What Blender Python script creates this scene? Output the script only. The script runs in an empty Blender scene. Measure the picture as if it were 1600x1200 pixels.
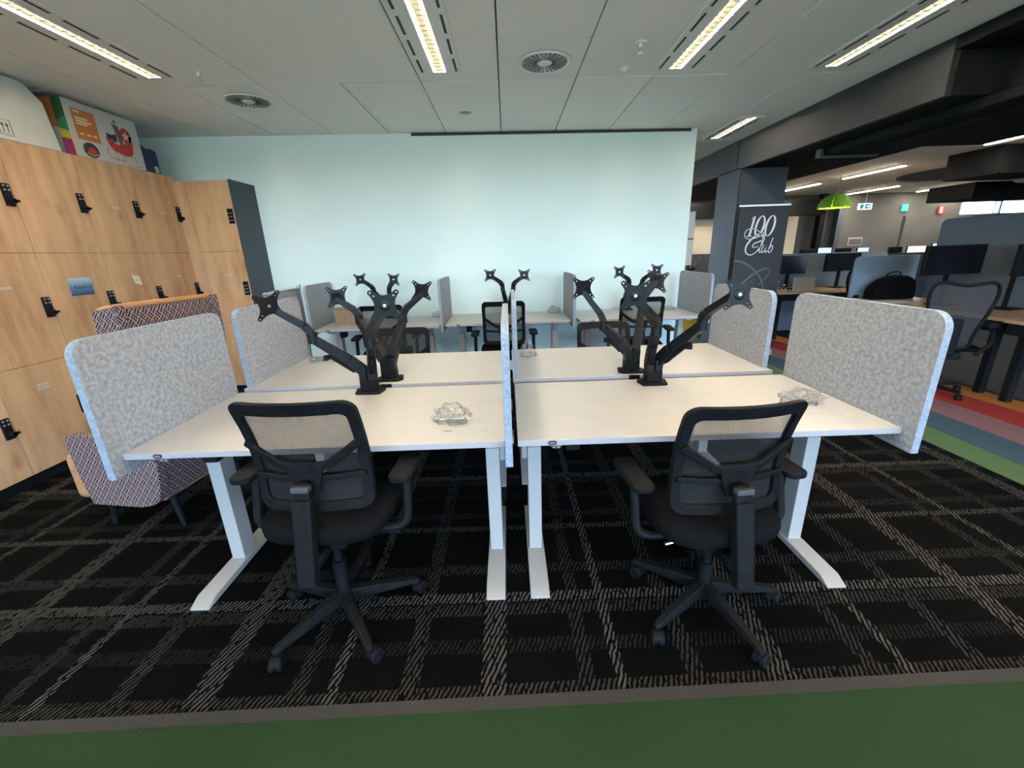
import bpy, bmesh, math, random
from mathutils import Vector, Matrix
random.seed(7)
C = bpy.context.scene.collection
sc = bpy.context.scene
PI = math.pi

# ------------------------------------------------------------------ camera
cd = bpy.data.cameras.new('camera')
cam = bpy.data.objects.new('camera', cd); C.objects.link(cam)
cd.sensor_width = 36.0
cd.lens = 36.0*652.08/1600
cd.clip_start = 0.05
PIT, YAW, ROL = .306, .0026, -.0332
F = Vector((math.sin(YAW)*math.cos(PIT), math.cos(YAW)*math.cos(PIT), -math.sin(PIT)))
R0 = Vector((math.cos(YAW), -math.sin(YAW), 0)); U0 = R0.cross(F)
R = R0*math.cos(ROL)+U0*math.sin(ROL); U = -R0*math.sin(ROL)+U0*math.cos(ROL)
cam.matrix_world = Matrix(((R.x, U.x, -F.x, 0), (R.y, U.y, -F.y, 0), (R.z, U.z, -F.z, 1.431), (0, 0, 0, 1)))
sc.camera = cam

# ------------------------------------------------------------------ light and exposure
w = bpy.data.worlds.new('daylight'); sc.world = w; w.use_nodes = True
bg = w.node_tree.nodes['Background']
bg.inputs[1].default_value = 8.0
_t = w.node_tree; _tc = _t.nodes.new('ShaderNodeTexCoord'); _sp = _t.nodes.new('ShaderNodeSeparateXYZ'); _rp = _t.nodes.new('ShaderNodeValToRGB')
_t.links.new(_tc.outputs['Generated'], _sp.inputs[0]); _t.links.new(_sp.outputs[2], _rp.inputs[0]); _t.links.new(_rp.outputs[0], bg.inputs[0])
_e = _rp.color_ramp.elements                      # ground below the horizon, hazy blue sky above it
_e[0].position = 0.0; _e[0].color = (.18, .21, .20, 1); _e[1].position = .02; _e[1].color = (.50, .72, 1.0, 1)
vs = sc.view_settings
vs.view_transform = 'Standard'; vs.look = 'None'; vs.exposure = 1.2; vs.gamma = 1.0; vs.use_curve_mapping = False
LAMP = 290.0          # strength of the ceiling tubes
LAMP_COL = (1, .84, .63, 1)

def portal(name, loc, rot, sx, sy):
    l = bpy.data.lights.new(name, 'AREA'); l.shape = 'RECTANGLE'; l.size = sx; l.size_y = sy
    l.cycles.is_portal = True
    o = bpy.data.objects.new(name, l); C.objects.link(o); o.location = loc; o.rotation_euler = rot
portal('window_portal', (4.0, -5.99, 1.45), (PI/2, 0, 0), 15.6, 2.2)

# ------------------------------------------------------------------ materials
def mat(name, col, rough=.5, metal=0, spec=.5):
    m = bpy.data.materials.new(name); m.use_nodes = True
    b = m.node_tree.nodes['Principled BSDF']
    b.inputs['Base Color'].default_value = (*col, 1)
    b.inputs['Roughness'].default_value = rough; b.inputs['Metallic'].default_value = metal
    b.inputs['Specular IOR Level'].default_value = spec
    return m
def nt(m): return m.node_tree, m.node_tree.nodes['Principled BSDF']
def N(t, typ, **kw):
    n = t.nodes.new(typ)
    for k, v in kw.items(): setattr(n, k, v)
    return n
def math_(t, op, a, b=None, c=None):
    n = N(t, 'ShaderNodeMath', operation=op)
    for i, x in enumerate((a, b, c)):
        if x is None: continue
        if isinstance(x, (int, float)): n.inputs[i].default_value = x
        else: t.links.new(x, n.inputs[i])
    return n.outputs[0]
def mix(t, fac, a, b):
    n = N(t, 'ShaderNodeMix', data_type='RGBA')
    for s, x in ((n.inputs[0], fac), (n.inputs[6], a), (n.inputs[7], b)):
        if isinstance(x, tuple): s.default_value = (*x, 1) if len(x) == 3 else x
        elif isinstance(x, (int, float)): s.default_value = x
        else: t.links.new(x, s)
    return n.outputs[2]
def coords(t, scale=(1, 1, 1), rot=(0, 0, 0), kind='Object'):
    tc = N(t, 'ShaderNodeTexCoord'); mp = N(t, 'ShaderNodeMapping')
    mp.inputs['Scale'].default_value = scale; mp.inputs['Rotation'].default_value = rot
    t.links.new(tc.outputs[kind], mp.inputs[0]); return mp.outputs[0]
def noise(t, vec, scale, detail=3, rough=.5):
    n = N(t, 'ShaderNodeTexNoise'); n.inputs['Scale'].default_value = scale
    n.inputs['Detail'].default_value = detail; n.inputs['Roughness'].default_value = rough
    t.links.new(vec, n.inputs['Vector']); return n.outputs['Fac']
def ramp(t, fac, stops):
    n = N(t, 'ShaderNodeValToRGB'); e = n.color_ramp.elements
    while len(e) < len(stops): e.new(.5)
    for i, (p, c) in enumerate(stops): e[i].position = p; e[i].color = (*c, 1)
    t.links.new(fac, n.inputs[0]); return n.outputs[0]
def bump(t, b, h, strength=.2, dist=.002):
    n = N(t, 'ShaderNodeBump'); n.inputs['Strength'].default_value = strength; n.inputs['Distance'].default_value = dist
    t.links.new(h, n.inputs['Height']); t.links.new(n.outputs[0], b.inputs['Normal'])
def noisy(name, c0, c1, scale, rough=.8, detail=3, sc3=(1, 1, 1), bmp=0, spec=.3, lo=.35, hi=.65):
    m = mat(name, c0, rough, spec=spec); t, b = nt(m)
    f = noise(t, coords(t, sc3), scale, detail)
    t.links.new(ramp(t, f, [(lo, c0), (hi, c1)]), b.inputs['Base Color'])
    if bmp: bump(t, b, f, bmp)
    return m
def emit(name, col, s):
    m = bpy.data.materials.new(name); m.use_nodes = True; t = m.node_tree
    b = t.nodes['Principled BSDF']; b.inputs['Base Color'].default_value = (*col[:3], 1)
    b.inputs['Emission Color'].default_value = (*col[:3], 1); b.inputs['Emission Strength'].default_value = s
    return m

M = {}
M['white_paint'] = noisy('wall_paint', (.72, .885, .875), (.74, .905, .895), 3, .75)
M['ceiling'] = noisy('ceiling_board', (.86, .85, .80), (.89, .88, .83), 60, .9, bmp=.1)
M['louvre'] = mat('louvre_blade', (.30, .26, .18), .5)
M['vent_dark'] = mat('vent_gap', (.10, .10, .11), .7)
M['ceiling_white'] = mat('ceiling_fitting_white', (.80, .79, .76), .5)
M['ceiling_grid'] = mat('ceiling_grid', (.22, .22, .21), .7)
M['white_metal'] = mat('white_powder_coat', (.375, .37, .365), .45)
M['desk_white'] = noisy('white_melamine', (.475, .468, .462), (.495, .488, .482), 8, .38, spec=.4)
M['desk_edge'] = mat('desk_edge_strip', (.375, .365, .395), .5)
M['felt'] = noisy('grey_felt', (.235, .247, .275), (.375, .39, .425), 62, .95, 5, lo=.33, hi=.64, bmp=.3)
M['felt_edge'] = noisy('daylit_felt_edge', (.22, .275, .36), (.31, .375, .47), 90, .95, 4)  # blue of the daylight on the edges is put into this colour
M['black'] = noisy('black_plastic', (.006, .0065, .008), (.010, .0105, .012), 30, .55, spec=.10)
M['black_soft'] = noisy('black_fabric', (.005, .005, .006), (.009, .009, .010), 160, .95, bmp=.2, spec=.03)
M['black_metal'] = mat('black_coated_metal', (.010, .0115, .014), .38, .25, .25)
M['steel'] = mat('brushed_steel', (.62, .63, .65), .3, 1)
M['matt_black'] = noisy('matt_black_paint', (.006, .007, .0085), (.010, .011, .012), 5, .75, spec=.1)
M['charcoal'] = noisy('charcoal_laminate', (.045, .06, .076), (.052, .068, .085), 4, .55)
M['fascia'] = noisy('dark_grey_board', (.018, .021, .024), (.023, .026, .029), 3, .6)
M['grey_metal'] = mat('grey_metal', (.35, .36, .37), .4, .6)
M['dark_grey'] = mat('dark_grey_plastic', (.06, .065, .07), .5)
M['paper'] = mat('white_paper', (.50, .495, .49), .8)
M['ink'] = mat('dark_print', (.04, .04, .045), .7)
M['lens'] = mat('grey_print', (.35, .35, .36), .7)
M['lamp'] = emit('tube_diffuser', LAMP_COL, LAMP)
M['lamp_diffuser'] = emit('louvre_diffuser', (1, .88, .58), .36); M['lamp_diffuser'].node_tree.nodes['Principled BSDF'].inputs['Base Color'].default_value = (.12, .11, .08, 1)
M['lamp_far'] = emit('tube_diffuser_far', (1, .88, .72, 1), 90)
M['screen_blue'] = emit('screen_blue', (.25, .55, .95), 1.2)
M['screen_white'] = emit('screen_white', (.72, .70, .92), .8)
M['screen_warm'] = emit('screen_warm', (.85, .58, .45), .6)
M['screen_off'] = mat('dark_screen', (.006, .007, .010), .25)
M['tan'] = noisy('tan_leather', (.40, .20, .09), (.46, .24, .11), 20, .6)
M['cardboard'] = noisy('cardboard', (.25, .185, .125), (.29, .215, .15), 15, .85)
M['carton_white'] = noisy('pale_carton', (.55, .56, .53), (.60, .61, .58), 6, .8)
M['green_card'] = noisy('green_carpet', (.010, .028, .008), (.0155, .040, .0125), 240, .95, 4, bmp=.3)
M['grey_carpet'] = noisy('grey_carpet', (.03, .028, .027), (.046, .043, .041), 260, .95, bmp=.3)
M['lime'] = mat('lime_felt', (.22, .45, .03), .8)
M['slate_felt'] = noisy('slate_felt', (.11, .135, .16), (.135, .16, .185), 60, .95)
M['blue_felt'] = noisy('blue_felt', (.20, .28, .37), (.24, .33, .42), 60, .95)
M['oak_top'] = noisy('oak_desk', (.34, .22, .13), (.44, .30, .18), 6, .5, sc3=(6, 1, 1))
M['cream_wall'] = noisy('cream_wall', (.66, .58, .44), (.70, .62, .48), 2, .8)
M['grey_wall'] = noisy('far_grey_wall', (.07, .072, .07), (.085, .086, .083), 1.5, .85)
M['beige_ceiling'] = noisy('far_ceiling', (.80, .72, .63), (.84, .76, .67), 8, .9)

def oak():
    m = mat('oak_laminate', (.5, .34, .2), .48, spec=.35); t, b = nt(m)
    v = coords(t, (1, 1, .17))
    wv = noise(t, v, 7.0, 5, .6)
    fine = noise(t, coords(t, (1, 1, .03)), 140, 3, .6)
    knot = noise(t, coords(t, (1, 1, .45)), 4.2, 2, .4)
    f = math_(t, 'ADD', math_(t, 'MULTIPLY', wv, .75), math_(t, 'MULTIPLY', fine, .25))
    col = ramp(t, f, [(.30, (.34, .178, .085)), (.48, (.53, .33, .185)), (.68, (.66, .42, .235))])
    kk = ramp(t, knot, [(.64, (1, 1, 1)), (.73, (.62, .52, .42))])
    n = N(t, 'ShaderNodeMix', data_type='RGBA', blend_type='MULTIPLY'); n.inputs[0].default_value = 1
    t.links.new(col, n.inputs[6]); t.links.new(kk, n.inputs[7])
    t.links.new(n.outputs[2], b.inputs['Base Color']); return m
M['oak'] = oak()

def carpet():
    m = mat('plaid_carpet', (.012, .012, .013), .95, spec=.05); t, b = nt(m)
    tc = N(t, 'ShaderNodeTexCoord'); sp = N(t, 'ShaderNodeSeparateXYZ'); t.links.new(tc.outputs['Object'], sp.inputs[0])
    x, y = sp.outputs[0], sp.outputs[1]
    wob = noise(t, tc.outputs['Object'], 55, 2)
    off = math_(t, 'MULTIPLY', math_(t, 'SUBTRACT', wob, .5), .022)
    def bands(c, per, lst):
        acc = None
        cm = math_(t, 'PINGPONG', 0, 1)
        for c0, hw, br in lst:
            d = math_(t, 'SUBTRACT', math_(t, 'ADD', c, off), c0)
            d = math_(t, 'ABSOLUTE', math_(t, 'SUBTRACT', d, math_(t, 'MULTIPLY', per, math_(t, 'ROUND', math_(t, 'DIVIDE', d, per)))))
            v = math_(t, 'MULTIPLY', math_(t, 'LESS_THAN', d, hw), br)
            acc = v if acc is None else math_(t, 'MAXIMUM', acc, v)
        return acc
    bx = bands(x, 1.01, [(-.095, .045, .62), (.233, .028, .24), (.352, .019, .72), (.62, .032, .28)])
    by = bands(y, 1.02, [(1.455, .026, .75), (1.39, .030, .26), (1.625, .030, .22), (1.935, .020, .62), (2.05, .028, .18), (2.24, .03, .10)])
    edge = math_(t, 'MULTIPLY', math_(t, 'LESS_THAN', math_(t, 'ABSOLUTE', math_(t, 'SUBTRACT', y, math_(t, 'ADD', 1.05, math_(t, 'MULTIPLY', x, .018)))), .022), .3)
    band = math_(t, 'MAXIMUM', math_(t, 'MAXIMUM', bx, by), edge)
    # slanted yarn strokes
    p = math_(t, 'SUBTRACT', math_(t, 'MULTIPLY', x, .92), math_(t, 'MULTIPLY', y, .39))
    p = math_(t, 'ADD', p, math_(t, 'MULTIPLY', noise(t, tc.outputs['Object'], 30, 1), .012))
    s = math_(t, 'GREATER_THAN', math_(t, 'SINE', math_(t, 'MULTIPLY', p, 2*PI/.0165)), .05)
    brk = math_(t, 'GREATER_THAN', noise(t, coords(t, (80, 28, 1), (0, 0, -.4)), 1.0, 1), .40)
    fac = math_(t, 'MULTIPLY', band, math_(t, 'MULTIPLY', s, brk))
    fuzz = noise(t, tc.outputs['Object'], 420, 2)
    base = ramp(t, fuzz, [(.3, (.0012, .0012, .0014)), (.7, (.0032, .0032, .0034))])
    t.links.new(mix(t, fac, base, (.10, .095, .092)), b.inputs['Base Color'])
    bump(t, b, fuzz, .5, .003)
    return m
M['carpet'] = carpet()

def stripe(name, c):
    return noisy(name, tuple(.85*k for k in c), c, 230, .95, 3, bmp=.3)
M['st_green'] = stripe('green_stripe', (.085, .155, .068))
M['st_blue'] = stripe('teal_stripe', (0.045, 0.094, 0.131))
M['st_pink'] = stripe('mauve_stripe', (0.247, 0.128, 0.143))
M['st_red'] = stripe('red_stripe', (0.375, 0.034, 0.026))
M['st_orange'] = stripe('orange_stripe', (0.465, 0.173, 0.034))
M['dark_carpet'] = noisy('navy_carpet', (.006, .009, .013), (.016, .019, .024), 40, .95)

def mesh_fabric(name, col, alpha, k=520):
    m = mat(name, col, .7); t, b = nt(m)
    tc = N(t, 'ShaderNodeTexCoord'); sp = N(t, 'ShaderNodeSeparateXYZ'); t.links.new(tc.outputs['Object'], sp.inputs[0])
    a = math_(t, 'SINE', math_(t, 'MULTIPLY', math_(t, 'ADD', sp.outputs[0], math_(t, 'MULTIPLY', sp.outputs[2], .58)), k))
    c = math_(t, 'SINE', math_(t, 'MULTIPLY', math_(t, 'SUBTRACT', sp.outputs[0], math_(t, 'MULTIPLY', sp.outputs[2], .58)), k))
    h = math_(t, 'GREATER_THAN', math_(t, 'ADD', a, c), alpha)
    tr = N(t, 'ShaderNodeBsdfTransparent'); mx = N(t, 'ShaderNodeMixShader')
    out = t.nodes['Material Output']
    t.links.new(h, mx.inputs[0]); t.links.new(b.outputs[0], mx.inputs[1]); t.links.new(tr.outputs[0], mx.inputs[2])
    t.links.new(mx.outputs[0], out.inputs[0]); return m
M['mesh'] = mesh_fabric('chair_mesh', (.010, .010, .012), .25, 1250)
def veil(name, col, op):
    m = mat(name, col, .8); t, b = nt(m); tr = N(t, 'ShaderNodeBsdfTransparent'); mx = N(t, 'ShaderNodeMixShader'); mx.inputs[0].default_value = op
    t.links.new(tr.outputs[0], mx.inputs[1]); t.links.new(b.outputs[0], mx.inputs[2]); t.links.new(mx.outputs[0], t.nodes['Material Output'].inputs[0]); return m
M['mesh_fine'] = veil('fine_back_mesh', (.012, .014, .018), .62)
M['mesh_dense'] = mesh_fabric('fine_chair_mesh', (.03, .03, .032), .75, 800)

def plastic_bag():
    m = bpy.data.materials.new('clear_plastic'); m.use_nodes = True; t = m.node_tree
    t.nodes.remove(t.nodes['Principled BSDF'])
    tr = N(t, 'ShaderNodeBsdfTransparent'); tr.inputs[0].default_value = (.95, .95, .95, 1)
    gl = N(t, 'ShaderNodeBsdfGlossy'); gl.inputs['Roughness'].default_value = .12
    fr = N(t, 'ShaderNodeFresnel'); fr.inputs[0].default_value = 1.55
    mx = N(t, 'ShaderNodeMixShader')
    f = math_(t, 'MINIMUM', math_(t, 'ADD', math_(t, 'MULTIPLY', fr.outputs[0], .55), .02), 1)
    t.links.new(f, mx.inputs[0]); t.links.new(tr.outputs[0], mx.inputs[1]); t.links.new(gl.outputs[0], mx.inputs[2])
    t.links.new(mx.outputs[0], t.nodes['Material Output'].inputs[0]); return m
M['bag'] = plastic_bag()

def key_fabric():
    # interlocking fret weave in navy and pale pink
    m = mat('fret_weave', (.5, .4, .4), .9, spec=.2); t, b = nt(m)
    tc = N(t, 'ShaderNodeTexCoord'); uv = N(t, 'ShaderNodeSeparateXYZ')
    t.links.new(tc.outputs['UV'], uv.inputs[0])
    S = 19.0
    a = math_(t, 'MULTIPLY', math_(t, 'ADD', uv.outputs[0], uv.outputs[1]), S)
    c = math_(t, 'MULTIPLY', math_(t, 'SUBTRACT', uv.outputs[0], uv.outputs[1]), S)
    ck = math_(t, 'MODULO', math_(t, 'ADD', math_(t, 'ADD', math_(t, 'FLOOR', a), math_(t, 'FLOOR', c)), 400), 2)
    fa = math_(t, 'LESS_THAN', math_(t, 'FRACT', math_(t, 'MULTIPLY', math_(t, 'FRACT', a), 2.5)), .42)
    fc = math_(t, 'LESS_THAN', math_(t, 'FRACT', math_(t, 'MULTIPLY', math_(t, 'FRACT', c), 2.5)), .42)
    sel = math_(t, 'ADD', math_(t, 'MULTIPLY', fa, ck), math_(t, 'MULTIPLY', fc, math_(t, 'SUBTRACT', 1, ck)))
    t.links.new(mix(t, sel, (.022, .016, .026), (.31, .22, .215)), b.inputs['Base Color'])
    return m
M['fret'] = key_fabric()

def multi(name, col, rough=.7): return mat(name, col, rough)
M['p_orange'] = multi('print_orange', (.48, .17, .045)); M['p_red'] = multi('print_red', (.45, .03, .03))
M['p_green'] = multi('print_green', (.03, .22, .08)); M['p_dkgreen'] = multi('print_dark_green', (.02, .09, .025))
M['p_yellow'] = multi('print_yellow', (.60, .52, .04)); M['p_magenta'] = multi('print_magenta', (.33, .06, .28))
M['p_brown'] = multi('print_brown', (.14, .09, .05)); M['p_gold'] = multi('print_gold', (.40, .24, .10)); M['p_navy'] = multi('print_navy', (.02, .025, .07))
M['navy_card'] = noisy('navy_carton', (.015, .03, .085), (.02, .038, .10), 20, .6)
M['yellow'] = mat('yellow_laminate', (.60, .36, .02), .5); M['red'] = mat('red_laminate', (.30, .02, .015), .5)
M['banner'] = noisy('banner_vinyl', (.030, .032, .036), (.036, .038, .043), 2, .5)
M['banner_grey'] = mat('banner_swirl', (.12, .12, .13), .6)
M['white_print'] = mat('white_print', (.85, .85, .85), .6)
M['sign_green'] = emit('sign_green', (.03, .45, .20), .6); M['sign_teal'] = emit('sign_teal', (.02, .13, .16), .5); M['sign_white'] = emit('sign_white', (.75, .95, .95), .8)
M['leaf'] = mat('leaf', (.05, .10, .03), .6); M['petal'] = mat('petal', (.5, .15, .05), .6); M['terracotta'] = mat('pot', (.22, .15, .12), .7)
M['glow'] = emit('lamp_inner', (.75, .85, .05), 1.6)
M['note'] = mat('note_paper', (.72, .66, .48), .8)
def blue_card():
    m = mat('blue_card', (.1, .3, .6), .5); t, b = nt(m)
    tc = N(t, 'ShaderNodeTexCoord'); sp = N(t, 'ShaderNodeSeparateXYZ'); t.links.new(tc.outputs['Generated'], sp.inputs[0])
    t.links.new(ramp(t, sp.outputs[2], [(0, (.015, .05, .13)), (.5, (.09, .21, .40)), (1, (.40, .55, .66))]), b.inputs['Base Color']); return m
M['blue_card'] = blue_card()
M['silver'] = mat('silver_tube', (.55, .57, .60), .3, .9)
M['aluminium'] = mat('laptop_lid', (.38, .32, .27), .45, .4)

# ------------------------------------------------------------------ mesh helpers
class MB:
    def __init__(s): s.v = []; s.f = []; s.m = []; s.uv = None
    def add(s, vs_, fs, mi=0):
        o = len(s.v); s.v += [Vector(p) for p in vs_]
        for f in fs: s.f.append([i+o for i in f]); s.m.append(mi)
        return s
    def box(s, a, b, mi=0):
        x0, y0, z0 = a; x1, y1, z1 = b
        return s.add([(x0,y0,z0),(x1,y0,z0),(x1,y1,z0),(x0,y1,z0),(x0,y0,z1),(x1,y0,z1),(x1,y1,z1),(x0,y1,z1)],
              [(3,2,1,0),(4,5,6,7),(0,1,5,4),(1,2,6,5),(2,3,7,6),(3,0,4,7)], mi)
    def bar(s, p, q, w0, h0, w1=None, h1=None, up=(0,0,1), mi=0):
        p, q = Vector(p), Vector(q); d = (q-p).normalized(); up = Vector(up)
        if abs(d.dot(up)) > .97: up = Vector((0, 1, 0))
        r = d.cross(up).normalized(); u = r.cross(d)
        w1 = w0 if w1 is None else w1; h1 = h0 if h1 is None else h1
        vs_ = []
        for c, ww, hh in ((p, w0, h0), (q, w1, h1)):
            for a, b in ((-1,-1),(1,-1),(1,1),(-1,1)): vs_.append(c+r*(a*ww/2)+u*(b*hh/2))
        return s.add(vs_, [(3,2,1,0),(4,5,6,7),(0,1,5,4),(1,2,6,5),(2,3,7,6),(3,0,4,7)], mi)
    def cyl(s, p, q, r0, r1=None, n=16, mi=0):
        return s.tube([p, q], [r0, r0 if r1 is None else r1], n, mi)
    def tube(s, pts, rad, n=8, mi=0):
        pts = [Vector(p) for p in pts]
        if not isinstance(rad, (list, tuple)): rad = [rad]*len(pts)
        vs_, fs = [], []; prev = None
        for i, p in enumerate(pts):
            d = (pts[min(i+1, len(pts)-1)]-pts[max(i-1, 0)]).normalized()
            if prev is None:
                a = Vector((0,0,1)) if abs(d.z) < .9 else Vector((1,0,0))
                r = d.cross(a).normalized()
            else: r = (prev-d*prev.dot(d)).normalized()
            prev = r; u = d.cross(r)
            for k in range(n):
                t = 2*PI*k/n; vs_.append(p+(r*math.cos(t)+u*math.sin(t))*rad[i])
        for i in range(len(pts)-1):
            for k in range(n):
                a = i*n+k; b = i*n+(k+1) % n; fs.append((a, b, b+n, a+n))
        fs.append(tuple(reversed(range(n)))); fs.append(tuple(range((len(pts)-1)*n, len(pts)*n)))
        return s.add(vs_, fs, mi)
    def lathe(s, prof, c=(0,0,0), n=20, mi=0, a0=0, a1=2*PI):
        c = Vector(c); vs_, fs = [], []; m = len(prof); full = abs(a1-a0-2*PI) < 1e-4
        cnt = n if full else n+1
        for k in range(cnt):
            t = a0+(a1-a0)*k/n
            for r, z in prof: vs_.append(c+Vector((r*math.cos(t), r*math.sin(t), z)))
        for k in range(n):
            for j in range(m-1):
                a = k*m+j; b = ((k+1) % cnt)*m+j; fs.append((a, b, b+1, a+1))
        return s.add(vs_, fs, mi)
    def prism(s, poly, fn, d, mi=0):
        d = Vector(d); n = len(poly); b = [Vector(fn(*p)) for p in poly]
        fs = [tuple(reversed(range(n))), tuple(range(n, 2*n))]+[(i, (i+1) % n, (i+1) % n+n, i+n) for i in range(n)]
        return s.add(b+[p+d for p in b], fs, mi)
    def ribbon(s, pts, wid, fn, d, mi=0):
        # flat stroke along 2-D points, given thickness d
        L, Rr = [], []; n = len(pts)
        for i, p in enumerate(pts):
            a = pts[max(i-1, 0)]; b = pts[min(i+1, n-1)]
            dx, dy = b[0]-a[0], b[1]-a[1]; l = math.hypot(dx, dy) or 1
            ww = (wid[i] if isinstance(wid, (list, tuple)) else wid)/2
            L.append((p[0]-dy/l*ww, p[1]+dx/l*ww)); Rr.append((p[0]+dy/l*ww, p[1]-dx/l*ww))
        d = Vector(d); lo = [Vector(fn(*p)) for p in L]+[Vector(fn(*p)) for p in Rr]
        hi = [p+d for p in lo]; fs = []
        for i in range(n-1):
            fs += [(2*n+i, 2*n+i+1, 3*n+i+1, 3*n+i), (i, n+i, n+i+1, i+1), (i, i+1, 2*n+i+1, 2*n+i), (n+i, 3*n+i, 3*n+i+1, n+i+1)]
        fs += [(0, 2*n, 3*n, n), (n-1, 2*n-1, 4*n-1, 3*n-1)]
        return s.add(lo+hi, fs, mi)
    def sphere(s, c, r, n=12, m=8, sc3=(1,1,1), mi=0):
        c = Vector(c); vs_, fs = [], []
        for j in range(m+1):
            ph = PI*j/m
            for k in range(n):
                t = 2*PI*k/n; vs_.append(c+Vector((r*sc3[0]*math.sin(ph)*math.cos(t), r*sc3[1]*math.sin(ph)*math.sin(t), r*sc3[2]*math.cos(ph))))
        for j in range(m):
            for k in range(n): fs.append((j*n+k, (j+1)*n+k, (j+1)*n+(k+1) % n, j*n+(k+1) % n))
        return s.add(vs_, fs, mi)
    def build(s, name, mats, parent=None, loc=None, rot=None, bevel=0, seg=2, angle=35, fix=True, label=None):
        me = bpy.data.meshes.new(name); me.from_pydata([tuple(p) for p in s.v], [], s.f)
        mats = mats if isinstance(mats, (list, tuple)) else [mats]
        for k in mats: me.materials.append(M[k] if isinstance(k, str) else k)
        me.polygons.foreach_set('material_index', s.m)
        if fix:
            b = bmesh.new(); b.from_mesh(me); bmesh.ops.remove_doubles(b, verts=b.verts, dist=1e-6)
            bmesh.ops.recalc_face_normals(b, faces=b.faces); b.to_mesh(me); b.free()
        me.polygons.foreach_set('use_smooth', [True]*len(me.polygons)); me.set_sharp_from_angle(angle=math.radians(angle))
        o = bpy.data.objects.new(name, me); C.objects.link(o)
        if parent: o.parent = parent
        if loc: o.location = loc
        if rot: o.rotation_euler = rot
        if bevel:
            md = o.modifiers.new('bevel', 'BEVEL'); md.width = bevel; md.segments = seg; md.limit_method = 'ANGLE'; md.angle_limit = math.radians(40)
        if label: o['label'] = label
        return o
def tag(o, label, cat, group=None):
    o['label'] = label; o['category'] = cat
    if group: o['group'] = group
    return o
def thing(name, label, cat, loc=(0,0,0), rz=0, group=None):
    o = bpy.data.objects.new(name, None); C.objects.link(o); o.empty_display_size = .1
    o.location = loc; o.rotation_euler = (0, 0, rz); return tag(o, label, cat, group)
def struct(o): o['kind'] = 'structure'; return o
def copy_tree(o, parent=None):
    c = o.copy(); C.objects.link(c)
    if parent: c.parent = parent
    for ch in list(o.children): copy_tree(ch, c)
    return c
def rrect(x0, y0, x1, y1, r, n=6, corners=(1,1,1,1)):
    P = []
    for (cx, cy, a), on in zip(((x1-r, y1-r, 0), (x0+r, y1-r, 90), (x0+r, y0+r, 180), (x1-r, y0+r, 270)), corners):
        if on:
            for k in range(n+1):
                t = math.radians(a+90*k/n); P.append((cx+r*math.cos(t), cy+r*math.sin(t)))
        else:
            P.append((x1 if a in (0, 270) else x0, y1 if a in (0, 90) else y0))
    return P
def ellipse(cx, cy, rx, ry, n=24, a0=0, a1=360):
    return [(cx+rx*math.cos(math.radians(a0+(a1-a0)*k/n)), cy+ry*math.sin(math.radians(a0+(a1-a0)*k/n))) for k in range(n+(0 if abs(a1-a0) == 360 else 1))]
def smooth_path(P, n=8):
    out = []
    for i in range(len(P)-1):
        p0 = P[max(i-1, 0)]; p1 = P[i]; p2 = P[i+1]; p3 = P[min(i+2, len(P)-1)]
        for k in range(n):
            t = k/n
            out.append(tuple(.5*((2*b)+(-a+c)*t+(2*a-5*b+4*c-d)*t*t+(-a+3*b-3*c+d)*t**3) for a, b, c, d in zip(p0, p1, p2, p3)))
    return out+[tuple(P[-1])]
XZ = lambda x0, y0, z0: (lambda u, v: (x0+u, y0, z0+v))      # faces -y
YZ = lambda x0, y0, z0: (lambda u, v: (x0, y0+u, z0+v))      # faces +x
def text_mesh(s, size, xf, m, name, parent, depth=.0006, shear=0):
    cu = bpy.data.curves.new(name, 'FONT'); cu.body = s; cu.size = size; cu.extrude = depth; cu.shear = shear
    cu.align_x = 'CENTER'; cu.align_y = 'CENTER'; cu.resolution_u = 3
    to = bpy.data.objects.new(name, cu); C.objects.link(to)
    dg = bpy.context.evaluated_depsgraph_get(); me = bpy.data.meshes.new_from_object(to.evaluated_get(dg))
    bpy.data.objects.remove(to); bpy.data.curves.remove(cu)
    me.transform(xf); me.materials.clear(); me.materials.append(M[m])
    o = bpy.data.objects.new(name, me); C.objects.link(o)
    if parent: o.parent = parent
    return o
FACE_MY = Matrix.Rotation(PI/2, 4, 'X')                       # text upright, read from -y
FACE_PX = Matrix.Rotation(PI/2, 4, 'Z') @ FACE_MY              # text upright, read from +x

# ------------------------------------------------------------------ room shell
ZC = 2.68
wall_y = lambda x: 5.14+.055*x
fl = MB(); fl.box((-4.0, -6.1, -.05), (16, 14, 0)); floor = struct(fl.build('floor', 'carpet'))
# border strip and near green runner, stripes of the running track on the right
def slab(pts, z0, z1, m, name='carpet_stripe', label=None):
    b = MB(); b.prism(pts, lambda x, y: (x, y, z0), (0, 0, z1-z0)); o = b.build(name, m, floor, label=label); return o
yb = lambda x: .985+.018*x
slab([(-4, -6), (3.05, -6), (3.05, yb(3.05)), (-4, yb(-4))], 0, .004, 'green_card', 'carpet_runner', 'green carpet runner in the foreground')
slab([(-4, yb(-4)), (3.05, yb(3.05)), (3.05, yb(3.05)+.045), (-4, yb(-4)+.045)], 0, .003, 'grey_carpet', 'carpet_border', 'thin grey carpet border')
XB = [3.05, 3.32, 3.64, 3.97, 4.31, 4.60, 12.0]
def xs(x0, y): return x0-.075*max(0, y-3.4)
for i, (m, lb) in enumerate((('st_green', 'green carpet stripe'), ('st_blue', 'teal carpet stripe'), ('st_pink', 'mauve carpet stripe'), ('st_red', 'red carpet stripe'), ('st_orange', 'orange carpet stripe'))):
    Y = [-6, 3.4, 8.2]
    slab([(xs(XB[i], y)+.004, y) for y in Y]+[(xs(XB[i+1], y)-.004, y) for y in reversed(Y)], 0, .003, m, label=lb)
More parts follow.
